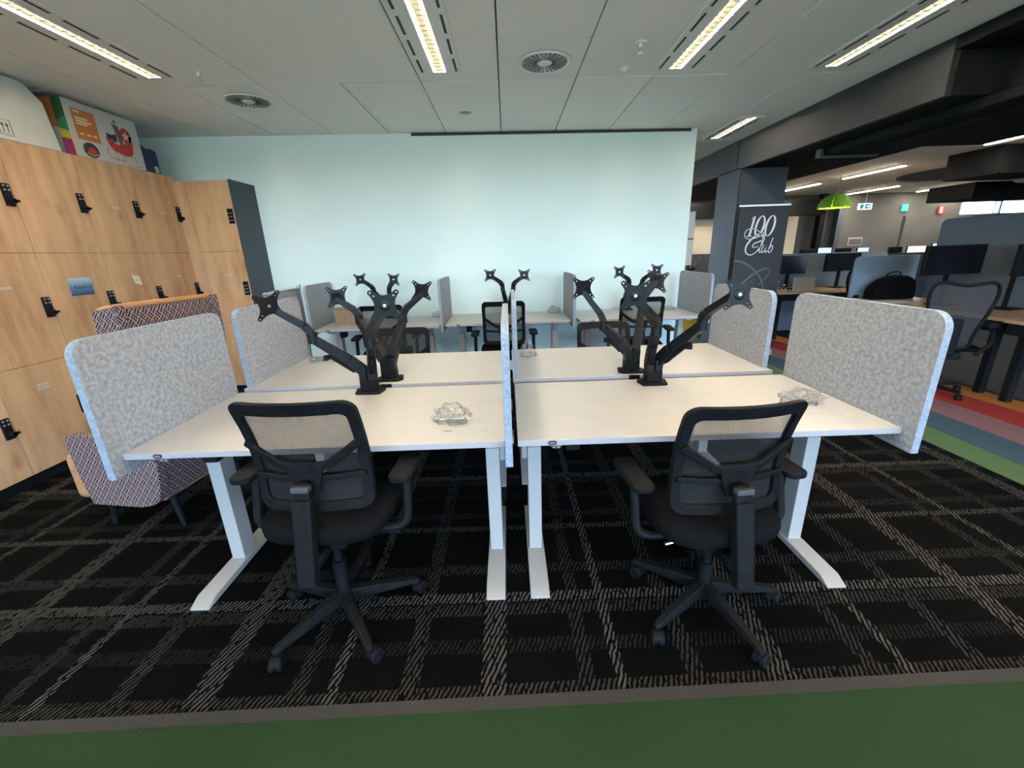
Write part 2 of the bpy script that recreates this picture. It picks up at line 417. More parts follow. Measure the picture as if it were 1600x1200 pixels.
slab([(xs(XB[5], y), y) for y in (-6, 3.4, 14)]+[(16, 14), (16, -6)], 0, .003, 'dark_carpet', 'carpet_field', 'dark navy office carpet')

# back wall (white), with a dark strip painted as the shadow gap's shade
bw = MB(); x0, x1 = -4.0, 2.17
bw.prism([(x0, wall_y(x0)), (x1, wall_y(x1)), (x1, wall_y(x1)+.16), (x0, wall_y(x0)+.16)], lambda x, y: (x, y, 0), (0, 0, ZC))
struct(bw.build('wall_back', 'white_paint'))
tg = MB(); a, b_ = -.98, 2.10
tg.prism([(a, wall_y(a)-.012), (b_, wall_y(b_)-.012), (b_, wall_y(b_)+.01), (a, wall_y(a)+.01)], lambda x, y: (x, y, ZC-.028), (0, 0, .026))
struct(tg.build('trim_1', 'ink'))
struct(MB().box((-4.0, -6.1, 0), (-3.86, 5.0, ZC)).build('wall_left', 'white_paint'))
# window wall behind the camera: sill, head, mullions
ww = MB(); ww.box((-4, -6.12, 0), (15, -6.0, .32)).box((-4, -6.12, 2.56), (15, -6.0, ZC+.3)).box((12.0, -6.12, .32), (15, -6.0, 2.56))
struct(ww.build('wall_window', 'white_paint'))
for k in range(9):
    x = -3.9+k*1.96; struct(MB().box((x, -6.12, .32), (x+.07, -6.02, 2.56)).build('trim_%d' % (k+20), 'white_metal'))
# far walls of the open office
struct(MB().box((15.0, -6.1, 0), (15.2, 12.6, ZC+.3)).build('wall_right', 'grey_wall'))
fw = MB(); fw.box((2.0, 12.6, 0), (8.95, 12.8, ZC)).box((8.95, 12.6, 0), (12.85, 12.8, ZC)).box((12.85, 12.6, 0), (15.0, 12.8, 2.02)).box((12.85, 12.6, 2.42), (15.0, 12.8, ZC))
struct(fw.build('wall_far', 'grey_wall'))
wn = MB().box((12.85, 12.6, 2.02), (12.9, 12.78, 2.42)).box((14.0, 12.6, 2.02), (14.05, 12.78, 2.42)).box((12.85, 12.6, 2.02), (15.0, 12.78, 2.05)).box((12.85, 12.6, 2.39), (15.0, 12.78, 2.42))
wn = struct(wn.build('window_1', 'grey_metal')); MB().box((12.9, 12.69, 2.05), (15.0, 12.70, 2.39)).build('pane', 'bag', wn)
struct(MB().box((-3.86, 5.3, 0), (-3.8, 12.6, ZC)).build('wall_beyond', 'grey_wall'))
struct(MB().box((3.9, 11.4, 0), (5.5, 11.5, 2.12)).build('wall_cream', 'cream_wall'))
struct(MB().box((3.6, 11.2, 2.08), (8.05, 11.5, 2.45)).build('trim_8', 'matt_black'))
struct(MB().box((7.0, 12.2, 0), (8.05, 12.3, 2.2)).build('wall_lit', 'cream_wall'))
struct(MB().box((8.72, 12.3, 0), (8.86, 12.5, ZC)).build('trim_9', 'matt_black'))
struct(MB().box((9.22, 12.3, 0), (9.36, 12.5, ZC)).build('trim_10', 'charcoal'))
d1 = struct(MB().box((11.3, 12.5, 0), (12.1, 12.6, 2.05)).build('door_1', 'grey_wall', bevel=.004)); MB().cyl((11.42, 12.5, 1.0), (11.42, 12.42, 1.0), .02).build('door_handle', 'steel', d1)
dk = struct(MB().box((3.95, 11.3, 0), (4.82, 11.4, 2.0)).build('door_2', 'matt_black')); MB().cyl((4.72, 11.3, 1.0), (4.72, 11.22, 1.0), .02).build('door_handle', 'steel', dk)

# ceiling over the pod, as separate boards in a grid
XT = [-3.86, -2.97, -2.385, -1.79, -1.205, -.605, -.015, .575, 1.165, 1.755, 2.365, 2.97]
cl = MB(); cl.box((-4, -6.1, ZC+.03), (2.97, 5.9, ZC+.08)); ceiling = struct(cl.build('ceiling', 'ceiling_grid'))
def tile(x0, y0, x1, y1, dz=0):
    g = .005; b = MB()
    b.box((x0+g, y0+g, ZC+dz), (x1-g, y1-g, ZC+.03)); return b.build('ceiling_tile', 'ceiling', ceiling)
ys = lambda x: 3.71+.022*x
LX = [-2.41, -.432, 1.277, 2.45]; LE = [3.47, 3.53, 3.60, 3.65]
for i in range(len(XT)-1):
    a, b_ = XT[i], XT[i+1]; c = (a+b_)/2
    yS = ys(c)
    if i == 1 or i == 2:   # the vent tile row on the left
        if i == 2: tile(a, yS, b_, yS+.59); tile(a, yS+.59, b_, 5.2)
        else: tile(a, yS, b_, 5.1)
    else: tile(a, yS, b_, 5.3 if b_ > 0 else 5.15, dz=random.uniform(-.002, .003))
    if b_ > 2.2: tile(a, 5.3, b_, 5.9)
wide = [(-3.86, -2.97), (-2.97, -1.79), (-1.79, -.605), (-.605, -.015), (-.015, .575), (.575, 1.755), (1.755, 2.97)]
for a, b_ in wide:
    yS = ys((a+b_)/2)
    if (a, b_) == (-.015, .575): tile(a, yS-.62, b_, yS); tile(a, .9, b_, yS-.62)
    else: tile(a, .9, b_, yS, dz=random.uniform(-.003, .003))
    tile(a, -.9, b_, .9); tile(a, -3.4, b_, -.9); tile(a, -6.0, b_, -3.4)
# far ceiling
struct(MB().box((2.97, -6.1, ZC+.0), (15.2, 14, ZC+.08)).build('ceiling_office', 'beige_ceiling'))
struct(MB().box((-4, 5.9, ZC), (2.97, 14, ZC+.08)).build('ceiling_beyond', 'beige_ceiling'))

# bulkhead: fascia boards, black soffit and ducts
ca = struct(MB().box((2.97, 3.22, 2.335), (3.02, 5.86, ZC)).build('wall_bulkhead', 'fascia', bevel=.003))
MB().box((2.97, 5.885, 2.335), (3.02, 9.5, ZC)).build('fascia_board', 'fascia', ca, bevel=.003)
MB().box((2.975, 5.86, 2.335), (3.01, 5.885, ZC)).build('fascia_joint', 'matt_black', ca)
MB().box((3.02, 3.22, 2.34), (4.35, 9.6, ZC)).build('soffit', 'matt_black', ca)
MB().box((3.38, -1.0, 2.36), (4.6, 3.22, ZC)).build('soffit_return', 'matt_black', ca)
MB().box((2.975, -1.0, 2.60), (3.38, 3.22, ZC-.002)).build('soffit_recess', 'matt_black', ca)
duct = thing('ceiling_duct', 'long black air duct hung below the black soffit on the right', 'duct', (3.7, 4.2, 2.27))
MB().box((-.42, -1.3, 0), (.12, .55, .07)).build('duct_body', 'matt_black', duct, bevel=.008)
MB().box((-.2, -2.6, -.03), (.75, .1, .07)).build('duct_branch', 'matt_black', duct, bevel=.008)
MB().box((-.45, .55, -.012), (.15, .62, .07)).build('duct_flange', 'dark_grey', duct)
tag(MB().tube(smooth_path([(3.36, 3.14, 2.60), (3.34, 3.1, 2.50), (3.345, 3.09, 2.42), (3.35, 3.08, 2.36)], 6), .006).build('ceiling_cable', 'grey_metal'), 'short silver cable hanging against the black bulkhead end', 'cable')
pl = struct(MB().box((2.985, 5.75, 0), (3.57, 6.36, ZC-.3)).build('wall_pillar', 'charcoal', bevel=.004))
MB().box((2.97, 5.76, .0), (2.985, 6.35, 2.35)).build('cladding', 'fascia', pl)
# dark bulkheads and stand-in recess disc of the open office
rf = struct(MB().box((7.15, 6.6, 2.30), (9.6, 7.4, ZC)).build('trim_11', 'matt_black'))
struct(MB().box((8.75, 8.4, 2.12), (12.0, 9.3, 2.40)).build('trim_12', 'matt_black'))
rt = MB(); rt.prism(ellipse(9.3, 8.9, 1.15, 1.35, 40), lambda x, y: (x, y, ZC-.02), (0, 0, .018))
tag(rt.build('ceiling_recess_disc', 'fascia'), 'dark oval disc added in place of the office ceiling recess', 'ceiling panel')  # flat disc added where the ceiling has a dark oval recess
struct(MB().tube([(8.3, 7.3, 2.33), (9.6, 7.9, 2.33)], .09, 14).build('trim_13', 'grey_metal'))

# ------------------------------------------------------------------ ceiling lights
def light_panel(x, y1, length, label, W=.30, slots=True, m='lamp'):
    t = thing('ceiling_light', label, 'light', (x, y1, ZC), 0, 'recessed strip lights')
    L = length
    p = MB(); z0, z1 = -.012, -.0005
    hw = .043
    p.box((-W/2, -L, z0), (-hw, 0, z1)).box((hw, -L, z0), (W/2, 0, z1)).box((-hw, -.02, z0), (hw, 0, z1)).box((-hw, -L, z0), (hw, -L+.02, z1))
    p.build('light_frame', 'ceiling_white', t)
    d = MB(); d.box((-hw+.004, -L+.02, -.003), (hw-.004, -.02, -.001)).build('light_diffuser', 'lamp_diffuser', t)
    for sx in (-1, 1): MB().box((sx*(hw-.002)-.002, -L+.02, -.004), (sx*(hw-.002)+.002, -.02, -.001)).build('light_tube', m, t)
    lv = MB(); k = -.04
    while k > -L+.03:
        lv.box((-hw+.005, k-.0015, -.0075), (hw-.005, k+.0015, -.0035)); k -= .055
    lv.box((-.0145, -L+.02, -.0065), (-.0130, -.02, -.0035)).box((.0130, -L+.02, -.0065), (.0145, -.02, -.0035))
    o = lv.build('louvre', 'louvre', t); o['kind'] = 'stuff'
    if slots:
        k = -.03
        while k > -L+.15:
            for sx in (-1, 1):
                MB().box((sx*(W/2-.03)-.008, k-.20, -.0135), (sx*(W/2-.03)+.008, k, -.0115)).build('air_slot', 'ink', t)
            k -= .27
    return t
light_panel(LX[0], LE[0], 4.9, 'bright strip light at the left above the lockers')
light_panel(LX[1], LE[1], 4.9, 'bright strip light in the middle of the ceiling, left of the round vent')
light_panel(LX[2], LE[2], 4.9, 'bright strip light right of the round ceiling vent')
light_panel(LX[3], LE[3], 4.9, 'bright strip light running beside the black bulkhead')
light_panel(2.57, 5.72, .85, 'short strip light past the end of the white wall', W=.26)
def far_light(x0, y0, x1, y1, label):
    dx, dy = x1-x0, y1-y0; L = math.hypot(dx, dy)
    t = thing('office_light', label, 'light', (x0, y0, ZC), math.atan2(dy, dx), 'office strip lights')
    MB().box((0, -.045, -.025), (L, .045, -.004)).build('light_frame', 'ceiling_white', t)
    MB().box((.02, -.032, -.032), (L-.02, .032, -.026)).build('light_tube', 'lamp_far', t)
far_light(7.0, 9.4, 7.0, 8.0, 'strip light on the office ceiling above the green lampshade')
far_light(9.45, 12.4, 9.5, 10.9, 'strip light on the office ceiling above the exit sign')
far_light(6.75, 6.5, 6.75, 5.0, 'strip light nearest the right edge of the office ceiling')
far_light(11.3, 12.35, 11.3, 10.9, 'strip light behind the dark oval disc')
far_light(11.5, 10.3, 11.5, 9.2, 'strip light at the right under the dark oval disc')
far_light(6.9, 11.4, 6.95, 10.0, 'strip light just right of the dark pillar')
far_light(4.65, 11.2, 4.72, 10.4, 'strip light left of the dark pillar')
far_light(12.5, 12.5, 12.5, 11.6, 'strip light farthest away beside the green lampshade')

def vent(x, y, label):
    t = thing('ceiling_vent', label, 'vent', (x, y, ZC-.004), 0, 'round swirl vents')
    MB().lathe([(0, .002), (.165, .002), (.172, -.006), (.178, -.008), (.182, 0)], n=40).build('vent_plate', 'ceiling_white', t)
    for k in range(28):
        a = 2*PI*k/28; b = MB()
        b.prism([(.055, -.0016), (.155, -.0055), (.155, .0015), (.055, .0012)], lambda u, v: (u*math.cos(a)-v*math.sin(a), u*math.sin(a)+v*math.cos(a), -.0055), (0, 0, .004))
        b.build('vent_slot', 'vent_dark', t)
    MB().lathe([(0, -.012), (.035, -.010), (.042, 0)], n=20).build('vent_hub', 'ceiling_white', t)
vent(.307, 3.43, 'round swirl vent to the right of the middle strip light')
vent(-2.07, 3.98, 'round swirl vent above the lockers at the left')
def sprinkler(x, y, label):
    t = thing('sprinkler', label, 'sprinkler', (x, y, ZC), 0, 'fire sprinklers')
    MB().lathe([(0, 0), (.035, 0), (.032, -.006), (.012, -.008), (.010, -.03), (0, -.03)], n=16).build('escutcheon', 'ceiling_white', t)
    MB().bar((-.012, 0, -.028), (-.005, 0, -.055), .005, .005).bar((.012, 0, -.028), (.005, 0, -.055), .005, .005).cyl((0, 0, -.055), (0, 0, -.058), .016, n=12).build('deflector', 'steel', t)
sprinkler(-2.067, 3.39, 'small fire sprinkler between the left strip light and the vent')
sprinkler(.90, 3.18, 'small fire sprinkler right of the middle round vent')
t = thing('smoke_detector', 'small round white detector right of the middle round vent', 'detector', (.9, 3.58, ZC))
MB().lathe([(0, -.028), (.02, -.026), (.034, -.012), (.042, 0)], n=20).build('detector_body', 'ceiling_white', t); MB().cyl((.012, -.012, -.027), (.012, -.012, -.029), .003).build('indicator', 'ink', t)
t = thing('ceiling_speaker', 'round grey speaker grille near the top of the back wall', 'speaker', (-.337, 4.445, ZC))
MB().lathe([(0, -.003), (.055, -.003)], n=24).build('speaker_grille', 'lens', t); MB().lathe([(.055, -.002), (.058, -.007), (.07, -.005), (.073, 0)], n=24).build('speaker_rim', 'ceiling_white', t)

# ------------------------------------------------------------------ lockers
LKX = -3.27
def lock_set(door, x, y, z, face='x'):
    if face == 'x':
        b = MB().box((x, y-.026, z-.07), (x+.014, y+.026, z+.07)); l = b.build('lock', 'black', door, bevel=.003)
        for r in range(2):
            for c in range(2): MB().box((x+.014, y-.017+c*.024, z+.025+r*.026), (x+.0155, y-.007+c*.024, z+.035+r*.026)).build('lock_button', 'lens', l)
        MB().cyl((x+.014, y+.004, z-.038), (x+.04, y+.004, z-.038), .016, n=12).bar((x+.034, y-.002, z-.036), (x+.034, y+.036, z-.036), .012, .014).build('lock_knob', 'black', l)
    else:
        l = MB().box((x-.026, y-.014, z-.07), (x+.026, y, z+.07)).build('lock', 'black', door, bevel=.003)
        for r in range(3):
            for c in range(2): MB().box((x-.016+c*.022, y-.0155, z-.045+r*.034), (x-.006+c*.022, y-.014, z-.035+r*.034)).build('lock_button', 'lens', l)
YL = [1.56, 2.065, 2.57, 3.075, 3.58, 4.085, 4.585]
ZD = [.085, .80, 1.53, 2.245]
names = ['locker column at the far left edge, nearest the camera', 'locker column at the left edge, only its lowest door and lock in view',
         'oak locker column carrying the pair of white name strips low down', 'oak locker column with the blue name card', 'oak locker column with the tilted paper note',
         'oak locker column in the corner beside the dark end panel']
stk = {(3, 2): (3.83-3.832, .0), }
for i in range(1, 6):
    y0, y1 = YL[i], YL[i+1]
    t = thing('locker_column', names[i], 'locker', (LKX, (y0+y1)/2, 0), 0, 'oak locker bank'); h = (y1-y0)/2
    MB().box((-.5, -h, .08), (-.019, h, 2.25)).build('carcass', 'charcoal', t)
    MB().box((-.46, -h, 0), (-.035, h, .08)).build('plinth', 'matt_black', t)
    for r in range(3):
        d = MB().box((-.018, -h+.0015, ZD[r]+.0015), (0, h-.0015, ZD[r+1]-.0015)).build('door', 'oak', t, bevel=.001, seg=1)
        lock_set(d, 0, h-.045 if i else h-.05, [.442, 1.163, 1.895][r])
        if (i, r) in ((4, 2), (5, 2), (5, 1), (2, 1)):
            lb = MB().box((0, -.032, [.6, 1.31, 1.89][r]-.008), (.0012, .032, [.6, 1.31, 1.89][r]+.008)).build('name_strip', 'paper', d)
            MB().box((.0012, -.025, [.6, 1.31, 1.89][r]-.002), (.0016, .022, [.6, 1.31, 1.89][r]+.002)).build('strip_text', 'lens', lb)
        if (i, r) == (2, 0):
            for zz in (.655, .63): 
                lb = MB().box((0, -.04, zz-.008), (.0012, .035, zz+.008)).build('name_strip', 'paper', d); MB().box((.0012, -.03, zz-.002), (.0016, .025, zz+.002)).build('strip_text', 'lens', lb)
# corner tower facing the camera
TY = 4.56
t = thing('locker_column', 'oak corner locker tower with a dark grey side, facing the desks', 'locker', (-2.985, TY, 0), 0, 'oak locker bank')
MB().box((-.285, .019, .08), (.26, .42, 2.20)).build('carcass', 'charcoal', t)
MB().box((.26, .0, .0), (.278, .43, 2.205)).build('side_panel', 'charcoal', t, label='dark grey side panel')
MB().box((-.26, .03, 0), (.26, .4, .08)).build('plinth', 'matt_black', t)
MB().box((-.285, .0, .085), (-.17, .018, 2.2)).build('filler_strip', 'oak', t, bevel=.001, seg=1)
for r in range(3):
    z1 = ZD[r+1] if r < 2 else 2.2
    d = MB().box((-.168, 0, ZD[r]+.0015), (.258, .018, z1-.0015)).build('door', 'oak', t, bevel=.001, seg=1)
    lock_set(d, .222, 0, [.44, 1.155, 1.865][r], 'y')
    if r == 1: 
        lb = MB().box((.03, -.0012, 1.285), (.10, 0, 1.30)).build('name_strip', 'paper', d); MB().box((.037, -.0016, 1.291), (.09, -.0012, 1.295)).build('strip_text', 'lens', lb)
# card and note stuck on the doors
t = thing('name_card', 'blue gradient name card taped to an oak locker door', 'card', (LKX+.001, 3.325, 1.285))
MB().box((0, -.095, -.065), (.0015, .085, .062)).build('card', 'blue_card', t)
text_mesh('Kevin U', .042, Matrix.Translation((.0022, .008, -.004)) @ FACE_PX, 'ink', 'card_text', t, .0003)
t = thing('paper_note', 'small cream paper note stuck at a tilt on a locker door', 'note', (LKX+.001, 3.825, 1.30))
MB().prism([(-.035, .048), (.042, .028), (.048, -.045), (-.022, -.025)], YZ(0, 0, 0), (.0015, 0, 0)).build('note', 'note', t)
text_mesh('Bobbie', .02, Matrix.Translation((.0022, .006, .002)) @ FACE_PX, 'lens', 'note_text', t, .0003)

# ------------------------------------------------------------------ boxes on top of the lockers
ZT = 2.25
t = thing('carton', 'large plain pale carton on the lockers at the top left corner', 'box', (LKX-.03, 2.95, ZT))
MB().prism([(-.55, 0), (.60, 0), (.565, .31), (.46, .405), (-.55, .405)], YZ(0, 0, 0), (-.42, 0, 0)).build('carton_body', 'carton_white', t, bevel=.006)
MB().prism([(-.55, .405), (.46, .405), (.46, .412), (-.55, .412)], YZ(-.02, 0, 0), (-.2, 0, 0)).build('carton_flap', 'carton_white', t)
a = MB()
for yy in (.235, .262): a.bar((.001, yy, .05), (.001, yy, .09), .005, .0015).prism([(yy-.010, .088), (yy+.010, .088), (yy, .108)], lambda u, v: (.0006, u, v), (.001, 0, 0))
a.bar((.001, .22, .040), (.001, .278, .040), .003, .0015)
for u0, v0, u1, v1 in ((.212, .03, .286, .03), (.212, .125, .286, .125), (.212, .03, .212, .125), (.286, .03, .286, .125)): a.bar((.001, u0, v0), (.001, u1, v1), .003, .0015)
a.build('print_arrows', 'ink', t)
a = MB(); a.ribbon(ellipse(.155, .05, .045, .05, 14, 0, 180), .005, lambda u, v: (.0006, u, v), (.001, 0, 0)).bar((.001, .11, .05), (.001, .20, .05), .003, .006).bar((.001, .13, .035), (.001, .18, .035), .003, .012)
a.build('print_symbol', 'ink', t)
def deco_box():
    t = thing('decoration_box', 'white decoration box printed with a red sleigh, on the lockers', 'box', (LKX-.02, 3.96, ZT))
    h = .395; y0, y1 = -.31, .345
    b = MB(); b.box((-.30, y0, 0), (0, y1, h)); b.build('carton_body', 'paper', t, bevel=.002)
    P = lambda u, v: (.0004, u, v)
    def pr(poly, m, nm='print'):
        MB().prism(poly, P, (.0008, 0, 0)).build(nm, m, t)
    pr([(-.255, .345), (-.06, .345), (-.06, .13), (-.255, .13)], 'p_orange', 'print_orange_panel')
    for k, (u, v, wd) in enumerate(((-.235, .320, .05), (-.235, .275, .10), (-.235, .255, .13), (-.235, .236, .09), (-.225, .165, .03), (-.17, .165, .035), (-.115, .168, .03))):
        MB().prism([(u, v), (u+wd, v), (u+wd, v+.011), (u, v+.011)], lambda a, b: (.0012, a, b), (.0006, 0, 0)).build('print_line', 'note', t)
    pr(ellipse(-.17, .062, .066, .055, 28), 'ink', 'print_disc')
    MB().prism(ellipse(-.165, .06, .036, .026, 16), lambda a, b: (.0012, a, b), (.0006, 0, 0)).build('print_disc_sleigh', 'p_red', t)
    MB().ribbon(ellipse(-.165, .05, .042, .025, 12, 190, 350), .006, lambda a, b: (.0012, a, b), (.0006, 0, 0)).build('print_disc_runner', 'p_yellow', t)
    # red sleigh with presents, a bauble and two gold runners
    pr(smooth_path([(.00, .205), (.012, .15), (.05, .105), (.10, .095), (.13, .085), (.19, .085), (.235, .11), (.25, .16), (.255, .20), (.19, .195), (.16, .17), (.09, .165), (.05, .19), (.00, .205)], 4)[:-1], 'p_red', 'print_sleigh')
    for pts in ([(.00, .12), (-.018, .09), (-.005, .055), (.05, .04), (.15, .045)], [(.11, .06), (.125, .025), (.17, .012), (.30, .022)]):
        MB().ribbon(smooth_path(pts, 6), .007, P, (.0012, 0, 0)).build('print_runner', 'p_gold', t)
    for u in (.06, .13, .20, .24):
        MB().ribbon([(u, .10), (u+.012, .065), (u, .035)], .006, P, (.0012, 0, 0)).build('print_strut', 'p_gold', t)
    Q = lambda u, v: (.0013, u, v)
    for poly, m in (([(.01, .235), (.06, .225), (.06, .19), (.015, .195)], 'p_navy'), ([(.06, .23), (.105, .24), (.105, .18), (.06, .18)], 'p_navy'),
                    ([(.09, .325), (.15, .31), (.165, .14), (.13, .15)], 'p_brown'), ([(.105, .335), (.125, .355), (.14, .325)], 'p_dkgreen'),
                    (ellipse(.205, .25, .055, .06, 20), 'p_red'), ([(.215, .25), (.262, .262), (.25, .20), (.215, .21)], 'p_green')):
        MB().prism(poly, Q, (.0008, 0, 0)).build('print_shape', m, t)
    star = []
    for k in range(10):
        r = .042 if k % 2 == 0 else .018; a = math.radians(90+36*k); star.append((.205+r*math.cos(a), .245+r*math.sin(a)))
    MB().prism(star, lambda u, v: (.0023, u, v), (.0008, 0, 0)).build('print_star', 'paper', t)
    # colour blocks on the end facing the camera
    E = lambda u, v: (u, y0-.0004, v)
    for poly, m in (([(-.075, .395), (0, .395), (0, .27), (-.075, .24)], 'p_dkgreen'), ([(-.075, .24), (0, .27), (0, .165), (-.075, .195)], 'p_green'),
                    ([(-.075, .18), (0, .165), (0, .11), (-.075, .13)], 'p_yellow'), ([(-.075, .13), (-.03, .12), (-.02, 0), (-.075, 0)], 'p_magenta'),
                    ([(-.03, .12), (0, .11), (0, 0), (-.02, 0)], 'p_red'), ([(-.3, .395), (-.075, .395), (-.075, .20), (-.3, .20)], 'p_orange')):
        MB().prism(poly, E, (0, -.0008, 0)).build('end_print', m, t)
deco_box()
t = thing('blue_carton', 'small dark blue carton with a white label beside the sleigh box', 'box', (LKX-.05, 4.44, ZT))
MB().prism([(-.10, 0), (.075, 0), (.075, .20), (.02, .215), (.0, .19), (-.03, .20), (-.10, .235)], YZ(0, 0, 0), (-.2, 0, 0)).build('carton_body', 'navy_card', t, bevel=.003)
MB().box((0, .01, .015), (.001, .058, .068)).build('carton_label', 'paper', t); MB().box((.001, .02, .025), (.0016, .048, .058)).build('label_print', 'lens', t)

# ------------------------------------------------------------------ sit-stand desks
def make_desk(x0, y0, W, D, label, facing=1, z=.73, rz=0, inL=.14, inR=.14):
    # facing=1: user on the -y side
    t = thing('desk', label, 'desk', (x0+W/2, y0+D/2, 0), rz+(0 if facing == 1 else PI), 'white sit-stand desks')
    dt = MB().box((-W/2, -D/2, z-.025), (W/2, D/2, z)); dt.m = [0, 0, 1, 1, 1, 1]
    dt.build('desktop', ['desk_white', 'desk_edge'], t, bevel=.0015, fix=False)
    for s in (-1, 1):
        cx = -W/2+inL if s < 0 else W/2-inR; yc = -D/2+.292
        l = MB().box((cx-.025, yc-.04, .30), (cx+.025, yc+.04, z-.05)).build('leg', 'white_metal', t, bevel=.003)
        MB().box((cx-.031, yc-.046, .028), (cx+.031, yc+.046, .58)).build('leg_sleeve', 'white_metal', l, bevel=.003)
        fy0, fy1 = -D/2-.043, -D/2+.645; hw = .041; zt = .03
        f = MB(); prof = [(fy0, 0), (fy0, .008), (fy0+.055, zt), (fy1-.055, zt), (fy1, .008), (fy1, 0)]
        f.prism(prof, lambda u, v: (cx-hw, u, v), (2*hw, 0, 0)).build('foot', 'white_metal', l, bevel=.003)
    MB().box((-W/2+.11, -D/2+.25, z-.075), (W/2-.11, -D/2+.335, z-.03)).build('crossbeam', 'white_metal', t, bevel=.003)
    for s in (-1, 1): MB().box(((-W/2+inL if s < 0 else W/2-inR)-.03, -D/2+.06, z-.05), ((-W/2+inL if s < 0 else W/2-inR)+.03, D/2-.08, z-.025)).build('side_bracket', 'white_metal', t)
    bx = -W/2+.135
    b = MB().prism(rrect(bx-.0175, z-.0215, bx+.0175, z-.004, .0085), lambda u, v: (u, -D/2, v), (0, -.002, 0)).build('badge', 'ink', t)
    for k in range(6): MB().box((bx-.0100+k*.0036, -D/2-.0024, z-.0145), (bx-.0088+k*.0036, -D/2-.002, z-.0112)).build('badge_mark', 'white_print', b)
    c = MB().prism([(bx-.012, z-.025), (bx+.040, z-.025), (bx+.032, z-.041), (bx+.004, z-.041)], lambda u, v: (u, -D/2+.004, v), (0, .07, 0)).build('controller', 'dark_grey', t, bevel=.002)
    for k, sg in ((0, 1), (1, -1)):
        cx = bx+.006+k*.018
        MB().ribbon([(cx-.004, z-.0335-sg*.002), (cx, z-.0335+sg*.002), (cx+.004, z-.0335-sg*.002)], .0016, lambda u, v: (u, -D/2+.0035, v), (0, -.001, 0)).build('arrow_mark', 'white_print', c)
    MB().box((bx+.07, -D/2+.12, z-.11), (bx+.13, -D/2+.2, z-.025)).build('control_box', 'black', t, bevel=.004)
    return t
YA = 1.481
make_desk(-1.518, YA, 1.486, .748, 'near left white desk, with a crumpled bag near its right end', inL=.144, inR=.064)
make_desk(.019, YA, 1.50, .748, 'near right white desk, standing beside the coloured carpet stripes', inL=.077, inR=.14)
make_desk(-1.50, 2.245, 1.475, .75, 'left white desk of the second row, back to back with the near one', -1, z=.745, inL=.067, inR=.14)
make_desk(.013, 2.262, 1.475, .75, 'right white desk of the second row, back to back with the near one', -1, z=.745, inL=.14, inR=.077)
make_desk(-2.005, 4.285, 1.275, .73, 'white desk against the back wall at its left end', rz=.03)
make_desk(-.672, 4.37, 1.32, .735, 'middle white desk against the back wall', rz=.02)
make_desk(.73, 4.35, 1.32, .75, 'white desk against the back wall at its right end', rz=.03)

def screen(x, y0, y1, z0, z1, label, th=.028, sx=1, front=-1):
    # felt divider lying in the yz plane; rounded upper corners
    t = thing('desk_screen', label, 'divider', (x, (y0+y1)/2, z0), 0, 'felt desk dividers')
    h = (y1-y0)/2; H = z1-z0
    P = rrect(-h, 0, h, H, .062, 8, (1, 1, 0, 0)); n = len(P)
    b = MB(); a = th/2
    vs_ = [(-a, u, v) for u, v in P]+[(a, u, v) for u, v in P]
    b.add(vs_, [tuple(range(n)), tuple(range(n, 2*n))], 0); b.f[-2].reverse()
    b.add(vs_, [(i, (i+1) % n, (i+1) % n+n, i+n) for i in range(n)], 1)
    b.build('felt_panel', ['felt', 'felt_edge'], t)
    for yy in (-h*.5, h*.5):
        if z0 < .7: MB().box((-.02 if sx > 0 else a, yy-.03, .02), (-a if sx > 0 else .02, yy+.03, .056)).build('clamp', 'white_metal', t)
    return t
screen(-1.536, 1.432, 2.225, .645, 1.183, 'near left felt divider, in front of the patterned armchair')
screen(-.016, 1.43, 2.215, .645, 1.183, 'middle felt divider seen edge-on, nearer the camera', sx=-1)
screen(1.537, 1.428, 2.225, .645, 1.183, 'near right felt divider, in front of the coloured carpet stripes', sx=-1)
screen(-1.485, 2.275, 3.0, .7455, 1.183, 'second felt divider on the left, behind the near left one')
screen(.031, 2.275, 3.0, .7455, 1.185, 'middle felt divider seen edge-on, farther from the camera', sx=-1, th=.024)
screen(1.475, 2.322, 3.0, .7455, 1.178, 'second felt divider on the right, behind a monitor arm plate')
screen(-2.06, 4.34, 5.0, .66, 1.17, 'felt divider at the left end of the back wall, beside the cardboard box')
screen(-.697, 4.33, 5.08, .66, 1.185, 'felt divider on the back wall left of the middle chair')
screen(.682, 4.33, 5.12, .66, 1.19, 'felt divider on the back wall right of the middle chair')
screen(2.085, 4.33, 5.15, .66, 1.16, 'felt divider at the right end of the white wall')

